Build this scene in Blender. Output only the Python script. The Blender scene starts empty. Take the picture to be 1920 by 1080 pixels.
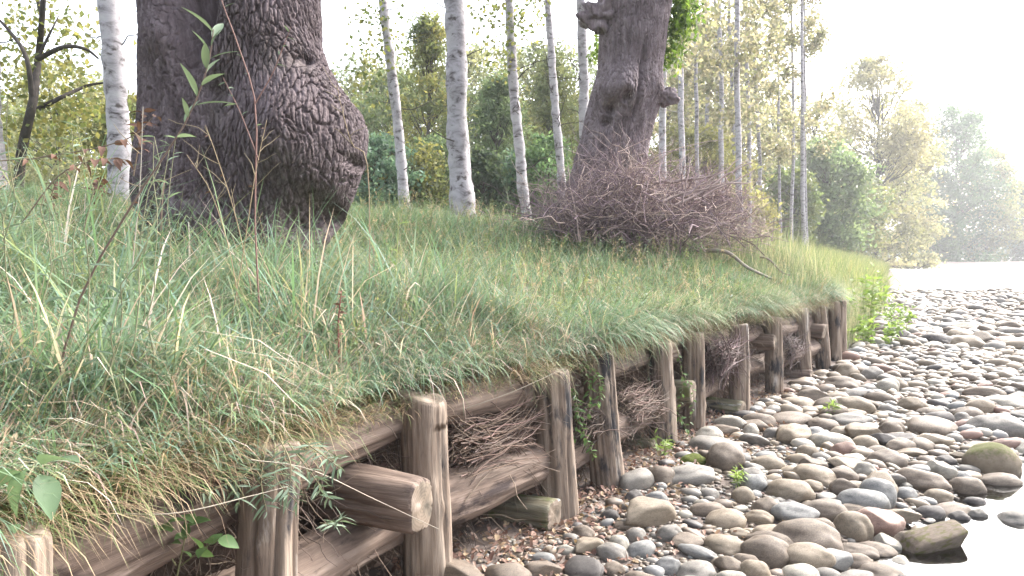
import bpy, math, random
import numpy as np
from mathutils import Matrix, Vector
R = math.radians
rng = np.random.default_rng(7); random.seed(7)
S = bpy.context.scene
COL = S.collection

# ------------------------------------------------------------------ camera
FPX, HC, PITCH = 1450.0, 1.55, math.atan(56 / 1450.0)
cd = bpy.data.cameras.new('camera'); cam = bpy.data.objects.new('camera', cd); COL.objects.link(cam)
cd.sensor_width = 36; cd.lens = FPX / 1920 * 36; cd.clip_end = 3000; cd.clip_start = .05
cam.location = (0, 0, HC); cam.rotation_euler = (math.pi / 2 - PITCH, 0, 0); S.camera = cam

# ------------------------------------------------------------------ sky, sun, exposure
SUN_AZ, SUN_EL = R(52), R(42)
w = bpy.data.worlds.new('World'); S.world = w; w.use_nodes = True
nt = w.node_tree; nt.nodes.clear()
sky = nt.nodes.new('ShaderNodeTexSky'); sky.sky_type = 'NISHITA'; sky.sun_disc = False
sky.sun_elevation = SUN_EL; sky.sun_rotation = SUN_AZ; sky.air_density = 1.0; sky.dust_density = 5.0; sky.ozone_density = 1.0
hs = nt.nodes.new('ShaderNodeHueSaturation'); hs.inputs['Saturation'].default_value = .48
bg = nt.nodes.new('ShaderNodeBackground'); bg.inputs['Strength'].default_value = .15
wo = nt.nodes.new('ShaderNodeOutputWorld')
nt.links.new(sky.outputs[0], hs.inputs['Color']); nt.links.new(hs.outputs[0], bg.inputs[0]); nt.links.new(bg.outputs[0], wo.inputs[0])
sl = bpy.data.lights.new('sun', 'SUN'); sl.energy = 1.35; sl.angle = R(38); sl.color = (1, .97, .93)
so = bpy.data.objects.new('sun', sl); COL.objects.link(so)
sd = Vector((math.sin(SUN_AZ) * math.cos(SUN_EL), math.cos(SUN_AZ) * math.cos(SUN_EL), math.sin(SUN_EL)))
so.rotation_euler = sd.to_track_quat('Z', 'Y').to_euler(); so.location = (0, 0, 60)
vs = S.view_settings; vs.view_transform = 'Standard'; vs.look = 'None'; vs.gamma = 1; vs.use_curve_mapping = False
vs.exposure = 2.55
S.render.engine = 'CYCLES'; S.cycles.use_denoising = True
S.cycles.max_bounces = 7; S.cycles.diffuse_bounces = 3; S.cycles.glossy_bounces = 2; S.cycles.transmission_bounces = 4
S.cycles.volume_bounces = 0; S.cycles.transparent_max_bounces = 8
S.cycles.caustics_reflective = False; S.cycles.caustics_refractive = False

# ------------------------------------------------------------------ helpers
def P(u, v, y):
    a, b = (u - 960) / FPX, (540 - v) / FPX
    c, s = math.cos(PITCH), math.sin(PITCH)
    d = np.array((a, c + b * s, -s + b * c)); return np.array((0, 0, HC)) + d * (y / d[1])
def G(u, v, z=0.0):
    a, b = (u - 960) / FPX, (540 - v) / FPX
    c, s = math.cos(PITCH), math.sin(PITCH)
    d = np.array((a, c + b * s, -s + b * c)); return np.array((0, 0, HC)) + d * ((z - HC) / d[2])
def sst(x, a, b):
    t = np.clip((np.asarray(x, float) - a) / (b - a), 0, 1); return t * t * (3 - 2 * t)
def _h(i, j, k):
    n = (i * 374761393 + j * 668265263 + k * 2147483647) & 0xffffffff
    n = ((n ^ (n >> 13)) * 1274126177) & 0xffffffff
    return ((n ^ (n >> 16)) & 0xffff) / 65535.0
def noise(p):
    p = np.asarray(p, float); i = np.floor(p).astype(np.int64); f = p - i; f = f * f * (3 - 2 * f)
    r = 0
    for a in (0, 1):
        for b in (0, 1):
            for c in (0, 1):
                wgt = (f[..., 0] if a else 1 - f[..., 0]) * (f[..., 1] if b else 1 - f[..., 1]) * (f[..., 2] if c else 1 - f[..., 2])
                r = r + wgt * _h(i[..., 0] + a, i[..., 1] + b, i[..., 2] + c)
    return r
def fbm(p, o=3):
    p = np.asarray(p, float); r = 0; a = .5; t = 0
    for k in range(o): r = r + a * noise(p * 2 ** k + 17.3 * k); t += a; a *= .5
    return r / t
def cracks(p):
    """distance to the nearest cell border of a 3D cell pattern"""
    p = np.asarray(p, float); sh = p.shape[:-1]; p = p.reshape(-1, 3); i0 = np.floor(p).astype(np.int64)
    f1 = np.full(len(p), 9.); f2 = np.full(len(p), 9.)
    for a in (-1, 0, 1):
        for b in (-1, 0, 1):
            for c in (-1, 0, 1):
                i, j, k = i0[:, 0] + a, i0[:, 1] + b, i0[:, 2] + c
                dx = i + _h(i, j, k) - p[:, 0]; dy = j + _h(i + 71, j, k + 13) - p[:, 1]; dz = k + _h(i, j + 37, k + 91) - p[:, 2]
                d = dx * dx + dy * dy + dz * dz; m1 = d < f1; f2 = np.where(m1, f1, np.minimum(f2, d)); f1 = np.where(m1, d, f1)
    return (np.sqrt(f2) - np.sqrt(f1)).reshape(sh)
def n2(x, y, z=0.0):
    x = np.asarray(x, float); y = np.asarray(y, float); return np.stack([x, y, np.full_like(x + y, z)], -1)

def mk(name, V, F, mats, parent=None, loc=None, col=None, smooth=True, midx=None):
    """F: (n,3)/(n,4) array, or list of such arrays"""
    V = np.asarray(V, np.float64)
    if loc is None: loc = parent['_w'] if parent is not None and '_w' in parent else (0, 0, 0)
    loc = np.asarray(loc, float)
    Fs = F if isinstance(F, list) else [F]
    Fs = [np.asarray(f, np.int32) for f in Fs if len(f)]
    me = bpy.data.meshes.new(name)
    me.vertices.add(len(V)); me.vertices.foreach_set('co', (V - loc).astype(np.float32).ravel())
    idx = np.concatenate([f.ravel() for f in Fs]); tot = np.concatenate([np.full(len(f), f.shape[1], np.int32) for f in Fs])
    st = np.zeros(len(tot), np.int32); st[1:] = np.cumsum(tot)[:-1]
    me.loops.add(len(idx)); me.loops.foreach_set('vertex_index', idx)
    me.polygons.add(len(tot)); me.polygons.foreach_set('loop_start', st)
    if midx is not None: me.polygons.foreach_set('material_index', np.asarray(midx, np.int32))
    me.update(calc_edges=True); me.validate()
    if smooth: me.polygons.foreach_set('use_smooth', np.ones(len(me.polygons), bool))
    if col is not None:
        c = np.asarray(col, np.float32)
        if c.shape[1] == 3: c = np.concatenate([c, np.ones((len(c), 1), np.float32)], 1)
        at = me.color_attributes.new('col', 'FLOAT_COLOR', 'POINT'); at.data.foreach_set('color', c.ravel())
    for m in (mats if isinstance(mats, (list, tuple)) else [mats]): me.materials.append(m)
    o = bpy.data.objects.new(name, me); COL.objects.link(o)
    if parent is not None: o.parent = parent
    else: o.location = loc
    return o
def tag(o, label=None, cat=None, group=None, kind=None):
    if label: o['label'] = label
    if cat: o['category'] = cat
    if group: o['group'] = group
    if kind: o['kind'] = kind
    return o
def empty(name, loc, label, cat, group=None):
    o = bpy.data.objects.new(name, None); COL.objects.link(o); o.location = [float(a) for a in loc]
    o['_w'] = [float(a) for a in loc]; o.empty_display_size = .1
    return tag(o, label, cat, group)
def cat(parts):
    """join (V,F,C) lists of uniform-face parts"""
    Vs, Fs, Cs, n = [], {}, [], 0
    for V, F, C in parts:
        for f in (F if isinstance(F, list) else [F]):
            Fs.setdefault(f.shape[1], []).append(f + n)
        Vs.append(V); Cs.append(C); n += len(V)
    return np.concatenate(Vs), [np.concatenate(f) for f in Fs.values()], np.concatenate(Cs) if Cs[0] is not None else None

def tubes(pts, rad, sides=4):
    """pts (n,k,3), rad (n,k) -> V,F(quads) of n open tubes"""
    pts = np.asarray(pts, float); rad = np.asarray(rad, float); n, k, _ = pts.shape
    t = np.gradient(pts, axis=1); t /= np.linalg.norm(t, axis=2, keepdims=True) + 1e-9
    ref = np.where(np.abs(t[:, :1, 2:3]) > .9, np.array([1., 0, 0]), np.array([0, 0, 1.]))
    a = np.cross(t, ref); a /= np.linalg.norm(a, axis=2, keepdims=True) + 1e-9
    b = np.cross(t, a)
    th = np.arange(sides) * 2 * math.pi / sides
    V = pts[:, :, None] + rad[:, :, None, None] * (a[:, :, None] * np.cos(th)[:, None] + b[:, :, None] * np.sin(th)[:, None])
    i = np.arange(n)[:, None, None] * k * sides; j = np.arange(k - 1)[None, :, None] * sides; s = np.arange(sides)[None, None]
    s1 = (s + 1) % sides
    F = np.stack([i + j + s, i + j + s1, i + j + sides + s1, i + j + sides + s], -1).reshape(-1, 4)
    return V.reshape(-1, 3), F
def path(p0, p1, k=8, wob=.05, sag=0., r=None):
    r = r or rng; p0, p1 = np.asarray(p0, float), np.asarray(p1, float)
    t = np.linspace(0, 1, k)[:, None]; L = np.linalg.norm(p1 - p0)
    o = np.cumsum(r.normal(0, 1, (k, 3)), 0) * wob * L / math.sqrt(k); o -= o[:1] * (1 - t) + o[-1:] * t
    q = p0 * (1 - t) + p1 * t + o; q[:, 2] -= (4 * t * (1 - t))[:, 0] * sag * L; return q
def curve_path(p, k=12):
    """smooth polyline through control points"""
    p = np.asarray(p, float); n = len(p); q = np.vstack([2 * p[0] - p[1], p, 2 * p[-1] - p[-2]])
    out = []
    for t in np.linspace(0, n - 1 - 1e-6, k):
        i = int(t); f = t - i; a, b, c, d = q[i], q[i + 1], q[i + 2], q[i + 3]
        out.append(.5 * (2 * b + (c - a) * f + (2 * a - 5 * b + 4 * c - d) * f * f + (3 * b - a - 3 * c + d) * f ** 3))
    return np.array(out)

def blades(p, az, L, wd, th0, th1, col, seg=3, tipc=1.0):
    """grass blades: base p (n,3), azimuth, length, width, lean at base and extra bend (rad)"""
    n = len(p); hd = np.stack([np.cos(az), np.sin(az), 0 * az], -1); sdv = np.stack([-np.sin(az), np.cos(az), 0 * az], -1)
    cur = p.copy(); V = np.zeros((n, 2 * seg + 1, 3)); wf = np.linspace(1, .45, seg) if seg > 1 else [1.]
    for k in range(seg):
        V[:, 2 * k] = cur - sdv * (wd * .5 * wf[k])[:, None]; V[:, 2 * k + 1] = cur + sdv * (wd * .5 * wf[k])[:, None]
        th = th0 + th1 * (k + .5) / seg
        cur = cur + (hd * np.sin(th)[:, None] + np.array([0, 0, 1.]) * np.cos(th)[:, None]) * (L / seg)[:, None]
    V[:, 2 * seg] = cur
    b = np.arange(n)[:, None] * (2 * seg + 1); F = []
    q = [np.stack([b[:, 0] + 2 * k, b[:, 0] + 2 * k + 1, b[:, 0] + 2 * k + 3, b[:, 0] + 2 * k + 2], -1) for k in range(seg - 1)]
    if q: F.append(np.concatenate(q))
    F.append(np.stack([b[:, 0] + 2 * seg - 2, b[:, 0] + 2 * seg - 1, b[:, 0] + 2 * seg], -1))
    C = np.repeat(col, 2 * seg + 1, 0)
    return V.reshape(-1, 3), F, C
def leaves(p, size, col, droop=.3, asp=.55, r=None):
    """folded rhombic leaves at p (n,3): two triangles each"""
    r = r or rng; n = len(p)
    d = r.normal(0, 1, (n, 3)); d[:, 2] -= droop; d /= np.linalg.norm(d, axis=1, keepdims=True)
    e = np.cross(d, r.normal(0, 1, (n, 3))); e /= np.linalg.norm(e, axis=1, keepdims=True) + 1e-9
    nn = np.cross(d, e); L = (size * r.uniform(.7, 1.3, n))[:, None]; W = L * asp * .5
    V = np.stack([p - d * L * .5, p + e * W + nn * W * .35, p + d * L * .5, p - e * W + nn * W * .35], 1).reshape(-1, 3)
    b = np.arange(n) * 4
    F = np.concatenate([np.stack([b, b + 1, b + 2], -1), np.stack([b, b + 2, b + 3], -1)])
    return V, F, np.repeat(col, 4, 0)

# ------------------------------------------------------------------ materials
def ramp(n, cols, pos=None):
    cr = n.color_ramp; pos = pos or np.linspace(0, 1, len(cols))
    while len(cr.elements) < len(cols): cr.elements.new(.5)
    for e, c, p in zip(cr.elements, cols, pos): e.position = p; e.color = (*c, 1)
def newmat(name):
    m = bpy.data.materials.new(name); m.use_nodes = True; nt = m.node_tree
    return m, nt, nt.nodes['Principled BSDF'], nt.nodes['Material Output']
def mat_noise(name, cols, scale=6, mscale=(1, 1, 1), rough=.85, bump=.4, bscale=None, bdist=.01, pos=None, kind='noise', detail=8,
              second=None, objrand=0., spec=.3, attr=False, moss=None, dist=0., speck=0):
    m, nt, b, out = newmat(name); L = nt.links.new; N = nt.nodes.new
    tc = N('ShaderNodeTexCoord'); mp = N('ShaderNodeMapping'); mp.inputs['Scale'].default_value = mscale; L(tc.outputs['Object'], mp.inputs[0])
    vec = mp.outputs[0]
    if objrand:
        oi = N('ShaderNodeObjectInfo'); ad = N('ShaderNodeVectorMath'); ad.operation = 'MULTIPLY_ADD'
        cx = N('ShaderNodeCombineXYZ'); [L(oi.outputs['Random'], cx.inputs[i]) for i in range(3)]
        ad.inputs[1].default_value = (37, 53, 71); L(cx.outputs[0], ad.inputs[0]); L(vec, ad.inputs[2]); vec = ad.outputs[0]
    tn = N('ShaderNodeTexNoise'); tn.inputs['Scale'].default_value = scale; tn.inputs['Detail'].default_value = detail; tn.inputs['Roughness'].default_value = .65
    tn.inputs['Distortion'].default_value = dist; L(vec, tn.inputs['Vector'])
    rp = N('ShaderNodeValToRGB'); ramp(rp, cols, pos or list(np.linspace(.28, .72, len(cols)))); L(tn.outputs['Fac'], rp.inputs[0]); c = rp.outputs[0]
    def mix(mode, a, bb, fac):
        mx = N('ShaderNodeMix'); mx.data_type = 'RGBA'; mx.blend_type = mode
        if isinstance(fac, float): mx.inputs[0].default_value = fac
        else: L(fac, mx.inputs[0])
        L(a, mx.inputs[6])
        if isinstance(bb, tuple): mx.inputs[7].default_value = (*bb, 1)
        else: L(bb, mx.inputs[7])
        return mx.outputs[2]
    if attr:
        at = N('ShaderNodeAttribute'); at.attribute_name = 'col'; c = mix('MULTIPLY', at.outputs['Color'], c, 1.0)
    if second:   # (colour, scale, lo, hi): a second layer of patches
        t2 = N('ShaderNodeTexNoise'); t2.inputs['Scale'].default_value = second[1]; t2.inputs['Detail'].default_value = 5; L(vec, t2.inputs['Vector'])
        r2 = N('ShaderNodeValToRGB'); ramp(r2, [(0, 0, 0), (1, 1, 1)], [second[2], second[3]]); L(t2.outputs['Fac'], r2.inputs[0])
        c = mix('MIX', c, second[0], r2.outputs[0])
    if moss:     # (colour, threshold): growth on the upward faces
        ge = N('ShaderNodeNewGeometry'); sx = N('ShaderNodeSeparateXYZ'); L(ge.outputs['Normal'], sx.inputs[0])
        t3 = N('ShaderNodeTexNoise'); t3.inputs['Scale'].default_value = 9; t3.inputs['Detail'].default_value = 6; L(tc.outputs['Object'], t3.inputs['Vector'])
        ma = N('ShaderNodeMath'); ma.operation = 'MULTIPLY_ADD'; ma.inputs[1].default_value = 1.2; L(t3.outputs['Fac'], ma.inputs[0]); L(sx.outputs[2], ma.inputs[2])
        r3 = N('ShaderNodeValToRGB'); ramp(r3, [(0, 0, 0), (1, 1, 1)], [moss[1], min(1, moss[1] + .25)])
        ms = N('ShaderNodeMath'); ms.operation = 'MULTIPLY'; ms.inputs[1].default_value = .5; L(ma.outputs[0], ms.inputs[0]); L(ms.outputs[0], r3.inputs[0])
        c = mix('MIX', c, moss[0], r3.outputs[0])
    if objrand:
        mr = N('ShaderNodeMapRange'); mr.inputs[3].default_value = 1 - objrand; mr.inputs[4].default_value = 1 + objrand; L(oi.outputs['Random'], mr.inputs[0])
        hv = N('ShaderNodeHueSaturation'); L(mr.outputs[0], hv.inputs['Value']); L(c, hv.inputs['Color']); c = hv.outputs[0]
    if speck:
        t4 = N('ShaderNodeTexNoise'); t4.inputs['Scale'].default_value = speck; t4.inputs['Detail'].default_value = 3; t4.inputs['Roughness'].default_value = .8; L(vec, t4.inputs['Vector'])
        r4 = N('ShaderNodeValToRGB'); ramp(r4, [(.55, .54, .53), (1, 1, 1), (1.35, 1.34, 1.3)], [.36, .5, .64]); L(t4.outputs['Fac'], r4.inputs[0]); c = mix('MULTIPLY', c, r4.outputs[0], .8)
    L(c, b.inputs['Base Color']); b.inputs['Roughness'].default_value = rough; b.inputs['Specular IOR Level'].default_value = spec
    if bump:
        bn = N('ShaderNodeTexNoise'); bn.inputs['Scale'].default_value = bscale or scale * 3; bn.inputs['Detail'].default_value = 8; bn.inputs['Roughness'].default_value = .7; L(vec, bn.inputs['Vector'])
        bm = N('ShaderNodeBump'); bm.inputs['Strength'].default_value = bump; bm.inputs['Distance'].default_value = bdist; L(bn.outputs['Fac'], bm.inputs['Height']); L(bm.outputs[0], b.inputs['Normal'])
    return m
def mat_leaf(name, trans=.45, rough=.6, base=None, spec=.3, gain=1.3):
    m, nt, b, out = newmat(name); L = nt.links.new; N = nt.nodes.new
    if base is None:
        at = N('ShaderNodeAttribute'); at.attribute_name = 'col'; c = at.outputs['Color']
    else:
        oi = N('ShaderNodeObjectInfo'); mr = N('ShaderNodeMapRange'); mr.inputs[3].default_value = .75; mr.inputs[4].default_value = 1.25; L(oi.outputs['Random'], mr.inputs[0])
        hv = N('ShaderNodeHueSaturation'); L(mr.outputs[0], hv.inputs['Value']); hv.inputs['Color'].default_value = (*base, 1); c = hv.outputs[0]
    L(c, b.inputs['Base Color']); b.inputs['Roughness'].default_value = rough; b.inputs['Specular IOR Level'].default_value = spec
    tr = N('ShaderNodeBsdfTranslucent'); g = N('ShaderNodeMix'); g.data_type = 'RGBA'; g.blend_type = 'MULTIPLY'; g.inputs[0].default_value = 1
    L(c, g.inputs[6]); g.inputs[7].default_value = (gain * 1.05, gain, gain * .78, 1); L(g.outputs[2], tr.inputs[0])
    mx = N('ShaderNodeMixShader'); mx.inputs[0].default_value = trans; L(b.outputs[0], mx.inputs[1]); L(tr.outputs[0], mx.inputs[2]); L(mx.outputs[0], out.inputs[0])
    return m
M = {}
M['grass'] = mat_leaf('grass', .35, .6, spec=.2)
M['leaf'] = mat_leaf('leaf', .5, .55)
M['litter'] = mat_leaf('leaf_litter', .15, .8)
M['bark_oak'] = mat_noise('oak_bark', [(.075, .057, .058), (.165, .13, .136), (.29, .243, .258)], 16, (1, 1, .22), .9, 1., 40, .016, second=((.06, .056, .032), 1.1, .6, .78))
M['bark_oak_dark'] = mat_noise('dark_oak_bark', [(.05, .037, .038), (.105, .08, .084), (.185, .15, .16)], 16, (1, 1, .22), .9, 1., 40, .016, second=((.045, .041, .026), 1.1, .6, .78))
M['bark_dark'] = mat_noise('branch_bark', [(.03, .026, .024), (.09, .075, .065)], 14, (1, 1, .3), .9, .5)
M['twig'] = mat_noise('twig', [(.75, .75, .75), (1.2, 1.2, 1.2)], 8, (1, 1, 1), .75, 0, attr=True)
M['soil'] = mat_noise('soil', [(.035, .022, .016), (.09, .06, .045), (.15, .105, .08)], 9, (1, 1, 1), .95, .9, 30, .02)
M['bed'] = mat_noise('riverbed_soil', [(.06, .042, .036), (.13, .10, .085), (.20, .165, .145)], 7, (1, 1, 1), .95, 1., 45, .02, second=((.14, .13, .12), 1.3, .5, .7))
M['turf'] = mat_noise('turf', [(.035, .04, .015), (.07, .085, .028), (.12, .11, .05)], 5, (1, 1, 1), .95, .8, 20, .04)
M['hill'] = mat_noise('wooded_hill', [(.03, .055, .025), (.06, .09, .04), (.10, .11, .05)], .06, (1, 1, 1), .95, .8, .12, 3.)

# ------------------------------------------------------------------ terrain functions
EY = [-4, 0, 1.65, 2.54, 3.44, 4.45, 5.05, 6.16, 6.7, 7.5, 8.5, 9.8, 10.45, 11.2, 11.5, 14.4, 40, 140, 800]
EX = [-3.9, -1.95, -1.17, -.80, -.38, .29, .68, 1.23, 1.6, 2.22, 2.9, 3.72, 4.25, 4.7, 4.9, 6.8, 19, 68, 400]
def xe(y): return np.interp(y, EY, EX)
CS = .84
def s_of(x, y): return (xe(y) - x) * CS
def zbank(s, y):
    s = np.asarray(s, float); y = np.asarray(y, float)
    z = np.interp(s, [-.5, 0, .4, 1.2, 2.4, 4.5, 6, 9, 14, 60, 400], [.95, .97, 1.10, 1.27, 1.50, 1.84, 2.0, 2.18, 2.3, 2.5, 6])
    z = z + .25 * sst(y, 7, 10.5) * sst(s, .05, .9) + .12 * sst(-y, -4.5, -2.5) * sst(s, .5, 2)
    z2 = np.interp(s, [-.5, 0, 1, 3, 6, 20, 60, 400], [-.2, -.05, .45, 1.2, 1.6, 2.3, 2.6, 6])
    wv = sst(y, 11.7, 13.2) * (1 - sst(s, 3, 14)); wv = np.maximum(wv, sst(y, 11.6, 12.6) * (1 - sst(s, .3, 2)))
    z = z * (1 - wv) + z2 * wv
    return z + (fbm(n2(s * 1.3, y * 1.3), 3) - .5) * .16 * sst(s, .1, 1.)
def zb(x, y): return float(zbank(s_of(x, y), y))
WATER = -.10
def xw(y): return np.where(y < 36, np.interp(y, [-5, 0, 3.8, 4.9, 6.5, 10, 20, 36], [1.2, 1.6, 1.95, 2.75, 4.5, 10, 23, 24]), xe(y) + 1.2)
def zbed(x, y):
    x = np.asarray(x, float); y = np.asarray(y, float)
    d = np.where(y < 36, x - xw(y), np.minimum(x - xe(y) - 1.2, (y - 36) * .5 + np.maximum(0, x - 24)))
    z = -.5 * sst(d, -.9, 1.6) + (fbm(n2(x * .9, y * .9, 3), 3) - .5) * .10
    z = z + .05 * sst(s_of(x, y), -1.2, 0)
    z = z + 1.3 * sst(y, 150, 158) + .9 * sst(x - 1.0 * y, 42, 60)
    return z

# ------------------------------------------------------------------ setting: riverbed, bank, river, hills
def axis(lo, hi, fine_lo, fine_hi, step, grow=1.18):
    a = list(np.arange(fine_lo, fine_hi + 1e-6, step)); d = step
    while a[-1] < hi: d *= grow; a.append(a[-1] + d)
    d = step
    while a[0] > lo: d *= grow; a.insert(0, a[0] - d)
    return np.array(a)
def grid(X, Y, zf):
    xx, yy = np.meshgrid(X, Y); V = np.stack([xx, yy, zf(xx, yy)], -1).reshape(-1, 3)
    i = np.arange(len(Y) - 1)[:, None] * len(X) + np.arange(len(X) - 1)[None]; i = i.ravel()
    return V, np.stack([i, i + 1, i + 1 + len(X), i + len(X)], -1)
V, F = grid(axis(-900, 900, -2.5, 8, .07), axis(-40, 900, 1.5, 13, .08), zbed)
tag(mk('riverbed', V, F, M['bed']), kind='structure')

ss = np.concatenate([[0, 0, 0], np.arange(.2, 6, .12), 6 * 1.12 ** np.arange(0, 38)])
yy = np.concatenate([np.arange(-4, 14, .12), 14 * 1.07 ** np.arange(0, 62)])
sg, yg = np.meshgrid(ss, yy); zg = zbank(sg, yg)
we = sst(yg[:, 0], 11.7, 12.6)
sg[:, 0] = .36; zg[:, 0] = -.35; sg[:, 1] = .36; zg[:, 1] = .86 * (1 - we) - .3 * we; sg[:, 2] = .13; zg[:, 2] = .95 * (1 - we) - .25 * we
zg[:, 1:4] += (fbm(n2(yg[:, 1:4] * 6, sg[:, 1:4] * 6), 2) - .5) * .08
V = np.stack([xe(yg) - sg / CS, yg, zg], -1).reshape(-1, 3)
nx = len(ss); i = (np.arange(len(yy) - 1)[:, None] * nx + np.arange(nx - 1)[None]).ravel()
F = np.stack([i, i + nx, i + nx + 1, i + 1], -1); mi = np.where(i % nx < 2, 1, 0)
tag(mk('bank', V, F, [M['turf'], M['soil']], midx=mi), kind='structure')

m, nt, b, out = newmat('water'); N = nt.nodes.new; L = nt.links.new
b.inputs['Base Color'].default_value = (.10, .085, .07, 1); b.inputs['Roughness'].default_value = .25; b.inputs['Specular IOR Level'].default_value = .5
gl = N('ShaderNodeBsdfGlossy'); gl.inputs['Roughness'].default_value = .02; gl.inputs[0].default_value = (.95, .95, .95, 1)
tr = N('ShaderNodeBsdfTransparent'); tr.inputs[0].default_value = (.6, .55, .47, 1)
lw = N('ShaderNodeFresnel'); lw.inputs['IOR'].default_value = 2.6
tn = N('ShaderNodeTexNoise'); tn.inputs['Scale'].default_value = 5; tn.inputs['Detail'].default_value = 3
tc = N('ShaderNodeTexCoord'); L(tc.outputs['Object'], tn.inputs['Vector'])
bm = N('ShaderNodeBump'); bm.inputs['Strength'].default_value = .04; bm.inputs['Distance'].default_value = .02; L(tn.outputs['Fac'], bm.inputs['Height'])
L(bm.outputs[0], gl.inputs['Normal'])
mx = N('ShaderNodeMixShader'); L(lw.outputs[0], mx.inputs[0]); L(tr.outputs[0], mx.inputs[1]); L(gl.outputs[0], mx.inputs[2]); L(mx.outputs[0], out.inputs[0])
M['water'] = m
V, F = grid(np.linspace(-60, 500, 40), np.linspace(-30, 14, 10), lambda x, y: 0 * x + WATER)
tag(mk('pool', V, F, M['water']), kind='structure')
m2 = M['water'].copy(); m2.name = 'riffle'      # broken, rippled water further up
for nd in m2.node_tree.nodes:
    if nd.type == 'BSDF_GLOSSY': nd.inputs['Roughness'].default_value = .32
    if nd.type == 'BUMP': nd.inputs['Strength'].default_value = .5; nd.inputs['Distance'].default_value = .08
V, F = grid(np.linspace(-60, 500, 40), np.linspace(14, 420, 60), lambda x, y: 0 * x + WATER)
tag(mk('river', V, F, m2), kind='structure')

az = np.linspace(R(-75), R(75), 150); rr = np.linspace(0, 1, 24); A, Rr = np.meshgrid(az, rr)
hp = np.interp(np.degrees(az), [-75, -40, -25, -12, -4, 8, 20, 30, 45, 75], [30, 34, 32, 36, 30, 24, 18, 14, 16, 20])[None] * (.85 + .3 * fbm(n2(A * 9, Rr * 2), 3))
rad = 330 + Rr * 260; hz = hp * np.sin(Rr * math.pi / 2) ** 1 + (fbm(np.stack([A * 90, Rr * 40, A * 0], -1), 3) - .5) * 9 * sst(Rr, 0, .3)
V = np.stack([rad * np.sin(A), rad * np.cos(A), hz + 2], -1).reshape(-1, 3); nx = len(az)
i = (np.arange(len(rr) - 1)[:, None] * nx + np.arange(nx - 1)[None]).ravel()
tag(mk('hills', V, np.stack([i, i + 1, i + 1 + nx, i + nx], -1), M['hill']), kind='structure')

# ------------------------------------------------------------------ wood: posts and logs
def mat_wood(name, cols, streak=(.40, .37, .335), stain=(.03, .028, .03), moss=None, band=.55):
    m, nt, b, out = newmat(name); L = nt.links.new; N = nt.nodes.new
    tc = N('ShaderNodeTexCoord'); oi = N('ShaderNodeObjectInfo')
    cx = N('ShaderNodeCombineXYZ'); [L(oi.outputs['Random'], cx.inputs[i]) for i in range(3)]
    def vec(sc):
        mp = N('ShaderNodeMapping'); mp.inputs['Scale'].default_value = sc; L(tc.outputs['Object'], mp.inputs[0])
        a = N('ShaderNodeVectorMath'); a.operation = 'MULTIPLY_ADD'; a.inputs[1].default_value = (31, 47, 59); L(cx.outputs[0], a.inputs[0]); L(mp.outputs[0], a.inputs[2]); return a.outputs[0]
    def nz(sc, scale, det=6):
        t = N('ShaderNodeTexNoise'); t.inputs['Scale'].default_value = scale; t.inputs['Detail'].default_value = det; t.inputs['Roughness'].default_value = .62; L(vec(sc), t.inputs['Vector']); return t.outputs['Fac']
    def mix(a, bb, f):
        x = N('ShaderNodeMix'); x.data_type = 'RGBA'; L(f, x.inputs[0]); L(a, x.inputs[6])
        if isinstance(bb, tuple): x.inputs[7].default_value = (*bb, 1)
        else: L(bb, x.inputs[7])
        return x.outputs[2]
    def rp(f, lo, hi, cs=None):
        r = N('ShaderNodeValToRGB')
        ramp(r, cs or [(0, 0, 0), (1, 1, 1)], [lo, hi] if not cs else list(np.linspace(lo, hi, len(cs)))); L(f, r.inputs[0]); return r.outputs[0]
    g = nz((1, 1, .10), 18, 9); c = rp(g, .3, .7, cols)
    c = mix(c, streak, rp(nz((1, 1, .22), 8), .60, .72)); c = mix(c, stain, rp(nz((1, 1, .35), 6.2), band, band + .08))
    fine = nz((1, 1, .03), 75, 4); c = mix(c, (.05, .035, .027), rp(fine, .60, .74))
    if moss: c = mix(c, moss, rp(nz((1, 1, .8), 6), .5, .64))
    L(c, b.inputs['Base Color']); b.inputs['Roughness'].default_value = .8; b.inputs['Specular IOR Level'].default_value = .25
    bm = N('ShaderNodeBump'); bm.inputs['Strength'].default_value = .7; bm.inputs['Distance'].default_value = .008
    ad = N('ShaderNodeMath'); ad.operation = 'ADD'; L(g, ad.inputs[0]); L(fine, ad.inputs[1]); L(ad.outputs[0], bm.inputs['Height']); L(bm.outputs[0], b.inputs['Normal'])
    return m
M['post'] = mat_wood('post_wood', [(.08, .057, .044), (.185, .14, .107), (.32, .262, .21)])
M['log'] = mat_wood('log_wood', [(.062, .043, .034), (.14, .101, .08), (.255, .195, .158)], (.28, .215, .18), (.035, .024, .022), band=.57)
M['log_moss'] = mat_wood('mossy_log_wood', [(.06, .05, .035), (.14, .12, .08), (.24, .22, .16)], (.4, .42, .42), (.025, .025, .03), (.085, .10, .03))
m, nt, b, out = newmat('cut_end'); N = nt.nodes.new; L = nt.links.new
tc = N('ShaderNodeTexCoord'); wv = N('ShaderNodeTexNoise'); wv.inputs['Scale'].default_value = 9; wv.inputs['Detail'].default_value = 8; L(tc.outputs['Object'], wv.inputs['Vector'])
rg = N('ShaderNodeTexWave'); rg.wave_type = 'RINGS'; rg.rings_direction = 'Z'; rg.inputs['Scale'].default_value = 22; rg.inputs['Distortion'].default_value = 2.5; L(tc.outputs['Object'], rg.inputs['Vector'])
r1 = N('ShaderNodeValToRGB'); ramp(r1, [(.05, .042, .03), (.17, .13, .095), (.36, .29, .24)], [.3, .5, .68]); L(wv.outputs['Fac'], r1.inputs[0])
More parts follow.
